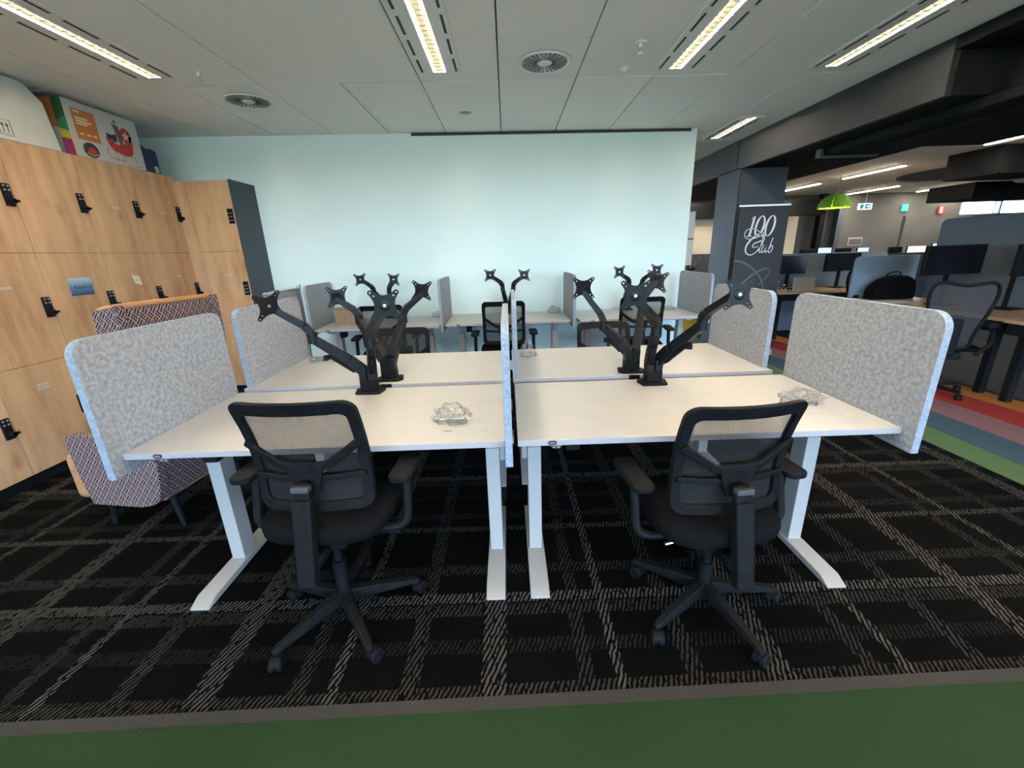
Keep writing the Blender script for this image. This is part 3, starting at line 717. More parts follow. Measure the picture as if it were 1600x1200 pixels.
# ------------------------------------------------------------------ mesh task chairs
def make_chair(label, group='black mesh task chairs', dz=0, base_rot=0, mesh='mesh'):
    t = thing('task_chair', label, 'chair', group=group)
    # star base
    b = MB(); b.cyl((0, 0, .065), (0, 0, .125), .036, .030)
    st = None
    for k in range(5):
        a = 2*PI*k/5; c, s = math.cos(a), math.sin(a)
        def P(r, w_, z): return (r*c-w_*s, r*s+w_*c, z)
        for (r0, w0, zt0, zb0), (r1, w1, zt1, zb1) in (((.02, .026, .125, .075), (.16, .022, .108, .072)), ((.16, .022, .108, .072), (.285, .017, .086, .066)), ((.285, .017, .086, .066), (.305, .010, .078, .066))):
            vs_ = [P(r0, -w0, zb0), P(r0, w0, zb0), P(r0, w0*.7, zt0), P(r0, -w0*.7, zt0), P(r1, -w1, zb1), P(r1, w1, zb1), P(r1, w1*.7, zt1), P(r1, -w1*.7, zt1)]
            b.add(vs_, [(3,2,1,0),(4,5,6,7),(0,1,5,4),(1,2,6,5),(2,3,7,6),(3,0,4,7)])
    st = b.build('star_base', 'black', t, bevel=.004, rot=(0, 0, base_rot))
    for k in range(5):
        a = 2*PI*k/5; c, s = math.cos(a), math.sin(a); w_ = MB(); x, y = .29*c, .29*s
        ca_ = a+1.1*(k % 3)-.8; dx, dy = math.cos(ca_), math.sin(ca_); ox, oy = x-.015*dy, y+.015*dx
        w_.cyl((ox-.023*dx, oy-.023*dy, .0255), (ox-.004*dx, oy-.004*dy, .0255), .0255, n=18)
        w_.cyl((ox+.004*dx, oy+.004*dy, .0255), (ox+.023*dx, oy+.023*dy, .0255), .0255, n=18)
        w_.cyl((ox-.02*dx, oy-.02*dy, .032), (ox+.02*dx, oy+.02*dy, .032), .024, n=14).cyl((x, y, .04), (x, y, .07), .007, n=8)
        w_.build('caster', 'black', st, bevel=.003)
    MB().cyl((0, 0, .12), (0, 0, .27+dz), .026).cyl((0, 0, .27+dz), (0, 0, .42+dz), .016).build('gas_column', 'black', t)
    Z = lambda z: z+dz
    mm = MB().box((-.09, -.10, Z(.395)), (.09, .10, Z(.44))).box((-.035, -.19, Z(.385)), (.035, -.08, Z(.42)))
    mc = mm.build('tilt_mechanism', 'black', t, bevel=.008)
    MB().tube([(.08, .03, Z(.415)), (.17, .03, Z(.41)), (.23, .03, Z(.40))], [.006, .006, .006]).box((.21, .0, Z(.392)), (.265, .055, Z(.406))).build('lever', 'black', mc, bevel=.004)
    MB().tube([(-.08, -.02, Z(.41)), (-.2, -.03, Z(.40))], .006).build('tilt_lever', 'steel', mc)
    # seat: stacked superellipse rings
    s = MB(); rings = [(.92, .44), (.99, .452), (1.0, .475), (.985, .495), (.92, .51), (.6, .516), (0.02, .518)]; n = 40; vs_ = []
    for f, z in rings:
        for k in range(n):
            a = 2*PI*k/n; c, q = math.cos(a), math.sin(a); e = .55
            X = .245*f*math.copysign(abs(c)**e, c); Y = .085+.235*f*math.copysign(abs(q)**e, q)
            zz = z-(.02*max(0, (Y-.175)/.14)**2 if Y > .175 else 0)+.012*(abs(X)/.245)**2
            vs_.append((X, Y, Z(zz)))
    fs = []
    for r in range(len(rings)-1):
        for k in range(n): fs.append((r*n+k, r*n+(k+1) % n, (r+1)*n+(k+1) % n, (r+1)*n+k))
    fs.append(tuple(reversed(range(n)))); s.add(vs_, fs); s.build('seat', 'black_soft', t, angle=60)
    # back: curved surface y(u, w)
    z0, z1, hw = .558, .995, .213
    def S(u, w, d=0):
        q = (w-z0)/(z1-z0)
        y = -.085-.065*q*q+.02*math.sin(PI*q)+.035*(u/.21)**2
        return (u, y+d, Z(w))
    th = .016
    O = rrect(-hw, z0, hw, z1, .045, 8); I = rrect(-hw+.034, z0+.038, hw-.034, z1-.050, .025, 8)
    def dense(P):
        out = []
        for i in range(len(P)):
            a, c = P[i], P[(i+1) % len(P)]
            k = 6 if math.hypot(c[0]-a[0], c[1]-a[1]) > .1 else 1
            for j in range(k): out.append((a[0]+(c[0]-a[0])*j/k, a[1]+(c[1]-a[1])*j/k))
        return out
    O, I = dense(O), dense(I); n = len(O); b = MB()
    vs_ = [S(*p, -th) for p in O]+[S(*p, th*.5) for p in O]+[S(*p, -th) for p in I]+[S(*p, th*.5) for p in I]
    fs = []
    for i in range(n):
        j = (i+1) % n
        fs += [(i, j, n+j, n+i), (2*n+i, 3*n+i, 3*n+j, 2*n+j), (i, 2*n+i, 2*n+j, j), (n+i, n+j, 3*n+j, 3*n+i)]
    b.add(vs_, fs); fr = b.build('back_frame', 'black', t, bevel=.004)
    g = MB(); nx, nz = 10, 10; vs_ = [S(-hw+.022+(2*hw-.044)*i/nx, z0+.02+(z1-z0-.05)*j/nz, 0) for j in range(nz+1) for i in range(nx+1)]
    g.add(vs_, [(j*(nx+1)+i, j*(nx+1)+i+1, (j+1)*(nx+1)+i+1, (j+1)*(nx+1)+i) for j in range(nz) for i in range(nx)]).build('back_mesh', mesh, t)
    y_ = MB()
    yk = lambda u, v: S(u, v, -.018)
    y_.ribbon([(-.20, .835), (-.17, .812), (-.085, .752), (-.05, .745), (.05, .745), (.085, .752), (.17, .812), (.20, .835)], [.03, .03, .03, .034, .034, .03, .03, .03], yk, (0, -.018, 0))
    y_.ribbon([(-.20, .70), (-.1, .697), (0, .695), (.1, .697), (.20, .70)], .022, yk, (0, -.012, 0))
    y_.ribbon([(0, .755), (0, .70), (0, .64)], [.13, .11, .07], lambda u, v: S(u, v, -.022), (0, -.016, 0))
    y_.build('back_yoke', 'black', t, bevel=.004)
    p = MB(); p.bar((0, -.135, Z(.70)), (0, -.150, Z(.62)), .056, .028).bar((0, -.152, Z(.645)), (0, -.215, Z(.34)), .066, .04, .066, .042)
    p.bar((0, -.20, Z(.40)), (0, -.09, Z(.40)), .05, .03)
    p.build('back_post', 'black', t, bevel=.006)
    MB().box((-.03, -.165, Z(.675)), (.03, -.135, Z(.695))).build('back_catch', 'dark_grey', t, bevel=.003)
    for sx in (-1, 1):
        a = MB(); a.tube(smooth_path([(sx*.16, .0, Z(.425)), (sx*.25, 0, Z(.425)), (sx*.295, .01, Z(.45)), (sx*.30, .03, Z(.52)), (sx*.30, .06, Z(.642))], 5), .017, 10)
        ar = a.build('armrest', 'black', t)
        MB().prism(rrect(-.042, -.125, .042, .125, .03), lambda u, v: (sx*.30+u, .075+v, Z(.64)), (0, 0, .026)).build('arm_pad', 'black', ar, bevel=.007)
    return t
def put(o, x, y, rz): o.location = (x, y, 0); o.rotation_euler = (0, 0, rz); return o
put(make_chair('left mesh chair in the foreground, pushed up to the near left desk', dz=.0, base_rot=math.radians(18+2.5)), -.72, 1.405, math.radians(-2.5))
c2 = put(make_chair('right mesh chair in the foreground, pushed up to the near right desk', dz=-.055, base_rot=math.radians(-2-6)), .765, 1.385, math.radians(6))
low = put(make_chair('mesh chair behind the left second-row desk, facing the camera', dz=-.13, mesh='mesh_fine'), -.86, 3.28, PI+.08)
def chair_copy(o, lb, x, y, rz):
    c = copy_tree(o); c['label'] = lb; return put(c, x, y, rz)
chair_copy(low, 'mesh chair behind the right second-row desk, facing the camera', .76, 3.26, PI-.05)
hi = put(make_chair('mesh chair at the left back-wall desk, beside the cardboard box', dz=-.015, mesh='mesh_fine'), -1.26, 4.22, .12)
chair_copy(hi, 'mesh chair at the middle back-wall desk, behind the edge-on dividers', -.05, 4.22, 0)
chair_copy(hi, 'mesh chair at the right back-wall desk', 1.33, 4.22, -.15)

# ------------------------------------------------------------------ monitor arms
def star_plate(name, parent, mtx, m='black_metal'):
    cu = bpy.data.curves.new(name, 'CURVE'); cu.dimensions = '2D'; cu.fill_mode = 'BOTH'; cu.extrude = .0015
    def spl(P):
        s = cu.splines.new('POLY'); s.points.add(len(P)-1); s.use_cyclic_u = True
        for q, p in zip(s.points, P): q.co = (p[0], p[1], 0, 1)
    out = []
    for k in range(4):
        a = PI/4+k*PI/2; cx, cy = .073*math.cos(a), .073*math.sin(a)
        for j in range(7):
            b = a-1.15+2.3*j/6; out.append((cx+.0105*math.cos(b), cy+.0105*math.sin(b)))
        a2 = a+PI/4
        p0 = Vector(out[-1]); nx_ = a+PI/2; p2 = Vector((.073*math.cos(nx_)+.0105*math.cos(nx_-1.15), .073*math.sin(nx_)+.0105*math.sin(nx_-1.15)))
        c = Vector((.020*math.cos(a2), .020*math.sin(a2)))
        for j in range(1, 8):
            t = j/8; q = p0*(1-t)**2+c*2*t*(1-t)+p2*t*t; out.append((q.x, q.y))
    spl(out)
    for k in range(4):
        a = PI/4+k*PI/2
        for r in (.0735, .055): spl(ellipse(r*math.cos(a), r*math.sin(a), .0042, .0042, 8))
    o = bpy.data.objects.new(name, cu); C.objects.link(o)
    me = bpy.data.meshes.new_from_object(o.evaluated_get(bpy.context.evaluated_depsgraph_get()))
    bpy.data.objects.remove(o); bpy.data.curves.remove(cu)
    me.transform(mtx); me.materials.clear(); me.materials.append(M[m])
    o = bpy.data.objects.new(name, me); C.objects.link(o); o.parent = parent
    return o
def arm_unit(base, arms, label, flip=1, group='dual monitor arms', edge=None):
    """arms: list of (elbow, plate centre, plate normal, roll); base on the desk top, flip=1 clamps the +y edge"""
    bx, by, bz = base
    t = thing('monitor_stand', label, 'monitor arm', base, 0, group)
    B = Vector(base)
    MB().prism([(-.065, -.055*flip), (.065, -.055*flip), (.08, .02*flip), (.055, .05*flip), (-.055, .05*flip), (-.08, .02*flip)][::flip], lambda u, v: (u, v, .001), (0, 0, .014)).build('clamp_plate', 'black', t, bevel=.005)
    MB().box((-.042, -.032, .014), (.042, .032, .075)).build('clamp_post', 'black', t, bevel=.004)
    if edge: MB().box((-.03, edge, -.09), (.03, edge+.006, .002)).build('clamp_jaw', 'black', t)
    for i, (E_, P_, n_, rl) in enumerate(arms):
        sx = (-1 if E_[0]-bx < arms[1-i][0][0]-bx else 1)
        s0 = Vector((sx*.022, 0, .075)); s1 = Vector((sx*.024, 0, .135))
        E1 = Vector(E_)-B; Pc = Vector(P_)-B; n = Vector(n_).normalized()
        lo = MB(); lo.bar(s0-Vector((0, 0, .01)), s1, .040, .056, up=(0, 1, 0)); 
        d = (E1-s1).normalized(); el0 = E1-Vector((0, 0, .03))
        m1 = s1+(el0-s1)*.30
        lo.bar(s1-Vector((0, 0, .012)), m1, .044, .062).bar(m1, el0, .042, .056, .040, .044)
        la = lo.build('lower_arm', 'black_metal', t, bevel=.004)
        pr = MB(); q0 = s1+(el0-s1)*.08; side = d.cross(Vector((0, 0, 1))).normalized(); dn = side.cross(d)
        if dn.z > 0: dn = -dn
        pr.bar(q0+dn*.038, s1+(el0-s1)*.62+dn*.034, .026, .016).build('spring_cover', 'black', la, bevel=.003)
        cc = s1+(el0-s1)*.62+dn*.048
        MB().lathe([(.010, -.012), (.015, -.012), (.015, .012), (.010, .012)], c=cc, n=14, a0=.4, a1=5.4).build('cable_clip', 'black', la)
        MB().cyl(E1-Vector((0, 0, .052)), E1+Vector((0, 0, .002)), .0245, n=18).cyl(E1-Vector((0, 0, .018)), E1-Vector((0, 0, .0165)), .0253, n=18).build('elbow', 'black_metal', la, bevel=.002)
        wr = Pc-n*.045
        up = MB(); e2 = E1+Vector((0, 0, .01)); k = E1+(wr-E1)*.16+Vector((0, 0, .014))
        up.bar(e2-Vector((0, 0, .012)), k, .042, .038).bar(k, wr-Vector((0, 0, .006)), .040, .036, .034, .028)
        ua = up.build('upper_arm', 'black_metal', t, bevel=.004)
        MB().bar(wr-Vector((0, 0, .018)), wr+Vector((0, 0, .022)), .03, .024).cyl(wr, Pc-n*.006, .014, n=12).build('wrist', 'black', ua, bevel=.003)
        # plate
        zax = n; xax = Vector((0, 0, 1)).cross(zax).normalized(); yax = zax.cross(xax)
        if rl: xax, yax = xax*math.cos(rl)+yax*math.sin(rl), -xax*math.sin(rl)+yax*math.cos(rl)
        mt = Matrix(((xax.x, yax.x, zax.x, Pc.x), (xax.y, yax.y, zax.y, Pc.y), (xax.z, yax.z, zax.z, Pc.z), (0, 0, 0, 1)))
        pp = star_plate('mount_plate', t, mt)
        h = MB(); h.v = []; h.lathe([(0, .0035), (.010, .0035), (.0105, .0045), (.020, .0045), (.0235, .003), (.0235, -.006), (0, -.006)], n=24); hub = h.build('plate_hub', 'black_metal', pp)
        hub.data.transform(mt)
        s_ = MB().cyl((0, 0, .0030), (0, 0, .0052), .007, n=14).build('plate_screw', 'steel', pp); s_.data.transform(mt)
    return t
arm_unit((-.765, 2.165, .73), [((-.973, 2.05, 1.083), (-1.10, 1.95, 1.231), (.80, -.58, -.22), .15), ((-.657, 1.95, 1.07), (-.502, 1.72, 1.241), (.12, -.95, -.05), 0)],
         'black twin monitor arm on the near left desk, with one large plate facing the camera', edge=.066)
arm_unit((-.70, 2.335, .745), [((-.873, 2.45, 1.110), (-.988, 2.47, 1.214), (-.1, .98, -.1), 0), ((-.655, 2.6, 1.085), (-.548, 2.72, 1.215), (-.35, .9, .15), .1)],
         'black twin monitor arm on the left second-row desk, its plates turned away', -1, edge=-.098)
arm_unit((.765, 2.15, .73), [((.712, 2.0, 1.072), (.527, 1.75, 1.243), (-.05, -.97, -.05), 0), ((.91, 1.95, 1.105), (.960, 1.75, 1.234), (.03, -.99, .02), 0)],
         'black twin monitor arm on the near right desk, with two plates facing the camera', edge=.081)
arm_unit((.70, 2.335, .745), [((.546, 2.40, 1.035), (.437, 2.46, 1.221), (.25, .92, .15), 0), ((.795, 2.5, 1.120), (.88, 2.52, 1.239), (.2, .9, -.35), .15)],
         'black twin monitor arm on the right second-row desk, its plates turned away', -1, edge=-.081)
arm_unit((-1.39, 4.985, .73), [((-1.478, 4.72, 1.085), (-1.534, 4.5, 1.207), (.1, -.98, -.05), .05), ((-1.309, 4.72, 1.085), (-1.188, 4.5, 1.197), (0, -.98, .1), -.05)],
         'small black twin monitor arm at the left back-wall desk')
arm_unit((0.0, 5.03, .73), [((-.057, 4.72, 1.085), (-.178, 4.5, 1.208), (.05, -.98, -.05), 0), ((.062, 4.72, 1.082), (.176, 4.5, 1.197), (0, -.98, .05), 0)],
         'small black twin monitor arm at the middle back-wall desk')
arm_unit((1.41, 5.02, .73), [((1.344, 4.72, 1.081), (1.174, 4.5, 1.197), (.1, -.98, 0), .05), ((1.486, 4.72, 1.075), (1.563, 4.5, 1.204), (-.1, -.98, 0), -.05)],
         'small black twin monitor arm at the right back-wall desk')

# ------------------------------------------------------------------ leaflets, bags of fittings
def bag(x, y, sx, sy, sz, label, seed, z=.7312, peak=0, hard=5, rot=0):
    rnd = random.Random(seed)
    t = thing('fittings_bag', label, 'plastic bag', (x, y, z), rot, 'clear bags of screws')
    b = bmesh.new(); bmesh.ops.create_icosphere(b, subdivisions=4, radius=1)
    from mathutils import noise as ns
    for v in b.verts:
        p = v.co.copy(); q = ns.noise(p*2.6+Vector((seed*3.1, 0, 0))); q2 = ns.noise(p*7+Vector((0, seed*1.7, 0)))
        r = 1+.42*q+.20*q2; v.co = p*r
        h = (v.co.z+.55)/1.55
        if peak: 
            f = max(.08, 1-.75*max(0, h)); v.co.x *= f; v.co.y *= f
        v.co = Vector((v.co.x*sx, v.co.y*sy, max(0, h)*sz))
    me = bpy.data.meshes.new('plastic_film'); b.to_mesh(me); b.free(); me.materials.append(M['bag'])
    o = bpy.data.objects.new('plastic_film', me); C.objects.link(o); o.parent = t
    for k in range(hard):
        a = rnd.uniform(0, PI); px, py = rnd.uniform(-.5, .5)*sx, rnd.uniform(-.6, .2)*sy; L = rnd.uniform(.3, .7)*sx
        MB().cyl((px-L/2*math.cos(a), py-L/2*math.sin(a), .008+k*.002), (px+L/2*math.cos(a), py+L/2*math.sin(a), .008+k*.002), rnd.uniform(.002, .004), n=8).cyl((px+L/2*math.cos(a), py+L/2*math.sin(a), .008+k*.002), (px+(L/2+.006)*math.cos(a), py+(L/2+.006)*math.sin(a), .008+k*.002), .006, n=6).build('bolt', 'steel', t)
    for k in range(2):
        px, py = rnd.uniform(-.4, .4)*sx, rnd.uniform(-.5, 0)*sy
        MB().bar((px-.02, py, .006), (px+.025, py+.008, .007), .016, .004).build('bracket', 'grey_metal', t, bevel=.001)
    return t
def leaflet(x, y, w_, h_, rot, label, curl=True, z=.7304):
    t = thing('leaflet', label, 'paper', (x, y, z), rot, 'assembly leaflets')
    MB().box((-w_/2, -h_/2, 0), (w_/2, h_/2, .0008)).build('sheet', 'paper', t)
    for u0, v, u1 in ((-.42, -.38, -.25), (-.2, -.38, .02), (.08, -.38, .2), (-.45, -.1, -.36), (.18, .28, .42), (.3, .05, .42)):
        MB().box((u0*w_, v*h_-.002, .0008), (u1*w_, v*h_+(.003 if u0 == -.42 else .0005), .0012)).build('print_line', 'ink' if u0 == -.42 else 'lens', t)
    if curl: MB().prism([(.40, -.5), (.5, -.5), (.5, -.42)], lambda u, v: (u*w_, v*h_, .001+(.004 if u > .45 else 0)), (0, 0, .0006)).build('folded_corner', 'paper', t)
leaflet(-.205, 1.655, .20, .145, .06, 'white leaflet under the crumpled bag on the near left desk')
bag(-.262, 1.70, .075, .065, .075, 'crumpled clear bag of screws on the near left desk', 3, hard=6)
leaflet(1.30, 1.71, .21, .15, -.02, 'white leaflet under the flat bag on the near right desk')
bag(1.32, 1.78, .095, .055, .06, 'clear bag of screws by the near right divider', 8, hard=6)
leaflet(-1.30, 2.86, .21, .15, .1, 'white leaflet lying by the second left divider', z=.7454)
bag(-1.345, 2.855, .06, .035, .03, 'flat clear bag of screws beside the second left divider', 5, z=.7464)
bag(.128, 2.80, .062, .04, .135, 'upright peaked clear bag beside the edge-on middle dividers', 11, peak=1, z=.7455)
bag(-.84, 4.93, .06, .05, .06, 'clear bag of screws on the left back-wall desk', 13, z=.7305)
bag(.54, 4.95, .07, .05, .075, 'clear bag of screws on the middle back-wall desk', 17, z=.7305)
bag(1.87, 4.90, .07, .05, .04, 'clear bag of screws on the right back-wall desk', 19, z=.7305)
t = thing('cardboard_box', 'small brown cardboard box standing on the left back-wall desk', 'box', (-1.76, 4.62, .7302), .1)
MB().box((-.12, -.09, 0), (.12, .09, .165)).build('box_body', 'cardboard', t, bevel=.003); MB().box((-.025, -.091, .0), (.025, -.09, .165)).build('tape', 'cardboard', t); MB().prism([(-.12, .165), (.0, .167), (-.02, .185), (-.12, .18)], XZ(0, -.02, 0), (0, .08, 0)).build('flap', 'cardboard', t)

# ------------------------------------------------------------------ mobile pinboard at the left end of the back row
t = thing('mobile_pinboard', 'silver framed mobile pinboard between lockers and back-row desk', 'board', (-2.19, 4.2, 0))
P = [(-.34, .62), (-.34, 1.09), (-.30, 1.135), (.26, 1.135), (.30, 1.09), (.30, .05)]
MB().tube([(0, u, v) for u, v in smooth_path(P, 4)], .016, 10).build('frame', 'silver', t)
MB().box((-.008, -.33, .62), (.008, .29, 1.12)).build('board_panel', 'lens', t)
MB().tube([(0, -.34, .64), (0, -.34, .05)], .014, 10).build('post', 'silver', t)
for yy in (-.34, .30): MB().bar((-.22, yy, .045), (.22, yy, .045), .03, .03).build('foot', 'silver', t, bevel=.004)

# ------------------------------------------------------------------ patterned armchair
def armchair():
    t = thing('wing_armchair', 'armchair in navy and pink fret fabric with tan leather, beside the lockers', 'armchair', (-2.05, 2.316, 0), math.radians(-8)); t.scale = (.80, .80, 1.0)
    def uvbox(o, k=1.0):
        me = o.data; uv = me.uv_layers.new(name='UVMap')
        for p in me.polygons:
            n = p.normal
            for li in p.loop_indices:
                c = me.vertices[me.loops[li].vertex_index].co
                if abs(n.y) >= abs(n.x) and abs(n.y) >= abs(n.z): q = (c.x, c.z)
                elif abs(n.x) >= abs(n.z): q = (c.y, c.z)
                else: q = (c.x, c.y)
                uv.data[li].uv = (q[0]*k+10, q[1]*k+10)
    # faces -x; near side at y=-.36
    def side(y0, y1):
        prof = smooth_path([(-.33, .16), (-.365, .36), (-.37, .53), (-.345, .575), (-.22, .58), (.02, .595), (.11, .66), (.15, 1.0), (.16, 1.19), (.18, 1.225), (.24, 1.235), (.30, 1.24), (.325, 1.21), (.30, .80), (.27, .40), (.20, .20), (.05, .155)], 4)
        b = MB(); b.prism(prof, lambda u, v: (u, y0, v), (0, y1-y0, 0)); return b
    for a, c in ((-.38, -.315), (.315, .38)):
        o = side(a, c).build('side_wing', 'fret', t, bevel=.012); uvbox(o)
    b = MB(); b.prism([(.17, .18), (.14, .5), (.18, 1.22), (.30, 1.24), (.31, 1.2), (.27, .4), (.2, .2)], lambda u, v: (u, -.315, v), (0, .63, 0)); o = b.build('backrest', 'fret', t, bevel=.015); uvbox(o)
    b = MB(); prof = smooth_path([(.18, 1.226), (.24, 1.236), (.30, 1.240)], 4)
    for y in (-.347, .347): b.tube([(u, y, v) for u, v in prof], .014, 8)
    b.tube([(.30, -.36, 1.243), (.30, .36, 1.243)], .014, 8)
    b.build('piping', 'tan', t)
    MB().box((-.555, -.31, .15), (.16, .31, .43)).build('seat', 'tan', t, bevel=.04, seg=4, label='tan leather seat')
    for x, y in ((-.27, -.30), (-.27, .30), (.2, -.28), (.2, .28)):
        MB().cyl((x, y, .18), (x+(-.03 if x < 0 else .045), y*1.05, 0), .026, .016, n=12).build('leg', 'black', t)
    return t
armchair()

# ------------------------------------------------------------------ things on the wall end, banner
for z0, lab in ((1.52, 'upper white sheet fixed to the end of the white wall'), (1.21, 'lower white sheet fixed to the end of the white wall')):
    t = thing('wall_sheet', lab, 'sheet', (2.172, 5.26, z0), 0, 'white sheets on the wall end'); MB().box((0, 0, 0), (.07, .008, .295)).build('sheet', 'white_metal', t); MB().box((.0, -.002, .285), (.072, .010, .297)).build('clip_rail', 'lens', t)

def banner():
    t = thing('pull_up_banner', 'black pull-up banner in front of the dark pillar', 'banner', (3.205, 5.52, 0))
    H, hw = 1.87, .305
    MB().box((-hw, -.004, .08), (hw, 0, H)).build('banner_sheet', 'banner', t)
    MB().box((-hw-.01, -.01, H), (hw+.01, .008, H+.022)).build('top_rail', 'steel', t, bevel=.003)
    MB().box((-hw-.01, -.09, 0), (hw+.01, .09, .08)).build('base_cassette', 'steel', t, bevel=.01)
    MB().cyl((0, .03, .08), (0, .02, H), .012).build('support_pole', 'steel', t)
    P = lambda u, v: (u, -.0042, v); D = (0, -.0012, 0); b = MB()
    el = lambda cx, cy, rx, ry, sh, a0=0, a1=360, n=28: [(cx+rx*math.cos(math.radians(a0+(a1-a0)*k/n))+sh*ry*math.sin(math.radians(a0+(a1-a0)*k/n)), cy+ry*math.sin(math.radians(a0+(a1-a0)*k/n))) for k in range(n+1)]
    thick = lambda n, a, c: [a+(c-a)*abs(math.cos(2*PI*k/n)) for k in range(n+1)]
    # 1 0 0
    b.ribbon([(-.145, 1.725), (-.115, 1.755)], .012, P, D); b.ribbon([(-.113, 1.76), (-.155, 1.525)], .026, P, D); b.ribbon([(-.185, 1.525), (-.125, 1.525)], .010, P, D)
    b.ribbon(el(-.035, 1.642, .048, .118, .16), thick(28, .008, .026), P, D)
    b.ribbon(el(.092, 1.642, .050, .118, .16), thick(28, .008, .026), P, D)
    b.build('lettering_100', 'white_print', t)
    # script C with its swash, then l u b
    c = MB()
    sw = smooth_path([(-.02, 1.40), (-.09, 1.392), (-.085, 1.43), (-.045, 1.45), (.02, 1.475), (.03, 1.53), (-.02, 1.55), (-.09, 1.515), (-.15, 1.455), (-.18, 1.385), (-.165, 1.325), (-.11, 1.30), (-.05, 1.325), (-.005, 1.385)], 7)
    c.ribbon(sw, [.008+.014*math.sin(PI*k/(len(sw)-1))**2 for k in range(len(sw))], P, D)
    s2 = smooth_path([(.02, 1.50), (-.03, 1.575), (-.12, 1.615), (-.19, 1.60), (-.215, 1.55), (-.19, 1.505), (-.12, 1.49), (-.02, 1.525), (.04, 1.58)], 7)
    c.ribbon(s2, .008, P, D)
    l_ = smooth_path([(-.02, 1.345), (.02, 1.42), (.045, 1.49), (.035, 1.505), (.02, 1.46), (.0, 1.36), (.006, 1.325), (.028, 1.345)], 5); c.ribbon(l_, .009, P, D)
    c.ribbon(smooth_path([(.045, 1.42), (.028, 1.35), (.04, 1.325), (.065, 1.35), (.085, 1.42)], 5), .010, P, D); c.ribbon(smooth_path([(.085, 1.42), (.072, 1.345), (.08, 1.325), (.098, 1.345)], 5), .010, P, D)
    c.ribbon(smooth_path([(.152, 1.50), (.125, 1.40), (.112, 1.34), (.128, 1.322), (.155, 1.345), (.16, 1.395), (.14, 1.405), (.122, 1.37)], 5), .010, P, D)
    c.build('lettering_club', 'white_print', t)
    g = MB()
    a1 = smooth_path([(-.30, 1.23), (-.20, 1.215), (-.08, 1.15), (.02, 1.06), (.09, .95), (.125, .84), (.12, .72)], 6); g.ribbon(a1, [.022 - .012*k/len(a1) for k in range(len(a1))], P, (0, -.0006, 0))
    a2 = smooth_path([(-.285, .80), (-.18, .93), (-.05, 1.05), (.08, 1.12), (.155, 1.125), (.17, 1.08), (.12, .99), (.0, .88), (-.1, .80)], 6); g.ribbon(a2, [.034-.026*min(1, k/(len(a2)*.55)) for k in range(len(a2))], P, (0, -.0008, 0))
    g.build('swirl', 'banner_grey', t)
banner()

# ------------------------------------------------------------------ open office on the right
def office_desk(x0, y0, x1, y1, label):
    t = thing('office_desk', label, 'desk', ((x0+x1)/2, (y0+y1)/2, 0), 0, 'oak office desks'); hx, hy = (x1-x0)/2, (y1-y0)/2
    MB().box((-hx, -hy, .70), (hx, hy, .73)).build('desktop', 'oak_top', t, bevel=.002)
    MB().box((-hx+.02, -hy+.02, .60), (hx-.02, hy-.02, .70)).build('cable_tray', 'matt_black', t)
    for sx in (-1, 1):
        for sy in (-1, 1): MB().box((sx*(hx-.1)-.03, sy*(hy-.12)-.03, 0), (sx*(hx-.1)+.03, sy*(hy-.12)+.03, .61)).build('leg', 'matt_black', t)
office_desk(4.36, 2.2, 5.12, 3.62, 'oak office desk at the right edge, behind the orange stripe')
office_desk(4.40, 3.64, 5.12, 5.38, 'oak office desk with the big black monitor')
office_desk(4.02, 6.28, 5.75, 6.98, 'oak office desk behind the banner, carrying the open laptop')
office_desk(5.5, 8.0, 9.6, 8.8, 'long far office desk carrying the lit screens')
office_desk(3.6, 9.3, 5.3, 10.0, 'dark far desk left of the pillar, beside the plant')
def flat_screen(name, label, pts, x, y, z0, th, m, rz=0):
    t = thing(name, label, 'divider', (x, y, z0), rz, 'slate office dividers'); MB().prism(pts, XZ(0, -th/2, 0), (0, th, 0)).build('felt_panel', m, t, bevel=.004)
    MB().box((.05, -.02, -.03), (.12, .02, .03)).build('clamp', 'black', t); return t
flat_screen('office_divider', 'tall slate felt divider at the right, behind the black monitor', rrect(0, 0, 2.6, .98, .06, 6, (1, 1, 0, 0)), 5.16, 5.2, .66, .03, 'slate_felt', -PI/2)
flat_screen('office_divider', 'blue felt divider across the end of the office desk', rrect(0, 0, .80, .505, .06, 6, (0, 1, 0, 0)), 4.385, 5.42, .735, .03, 'blue_felt')
flat_screen('office_divider', 'blue-grey felt divider behind the laptop desk', rrect(0, 0, 2.2, 1.255, .05, 6), 4.0, 7.05, .004, .03, 'slate_felt')
flat_screen('office_divider', 'white edged divider end just right of the banner', rrect(0, 0, .5, 1.19, .05, 6), 3.93, 6.72, .004, .025, 'felt_edge', -PI/2)
flat_screen('office_divider', 'long low dark divider in front of the far lit screens', rrect(0, 0, 4.0, 1.19, .04, 5), 5.5, 7.9, .004, .03, 'fascia')
flat_screen('office_divider', 'low dark divider beyond the plant, left of the pillar', rrect(0, 0, 1.7, 1.245, .04, 5), 3.6, 10.05, .004, .03, 'slate_felt')
def monitor(label, x, y, zc, w_, h_, rz, m='screen_off', zdesk=.73, group='office monitors', back=False):
    t = thing('monitor', label, 'monitor', (x, y, zdesk), rz, group); zc -= zdesk
    MB().box((-w_/2, 0, zc-h_/2), (w_/2, .035, zc+h_/2)).build('casing', 'black', t, bevel=.006)
    MB().box((-w_/2+.008, -.0015, zc-h_/2+.012), (w_/2-.008, 0, zc+h_/2-.008)).build('display', m, t)
    MB().bar((0, .05, .01), (0, .045, zc), .05, .02).build('stand', 'black', t); MB().box((-.11, -.05, .001), (.11, .12, .012)).build('stand_foot', 'black', t, bevel=.004)
monitor('big black monitor on the right office desk, behind the mesh office chair', 4.74, 4.54, 1.205, .74, .30, .14)
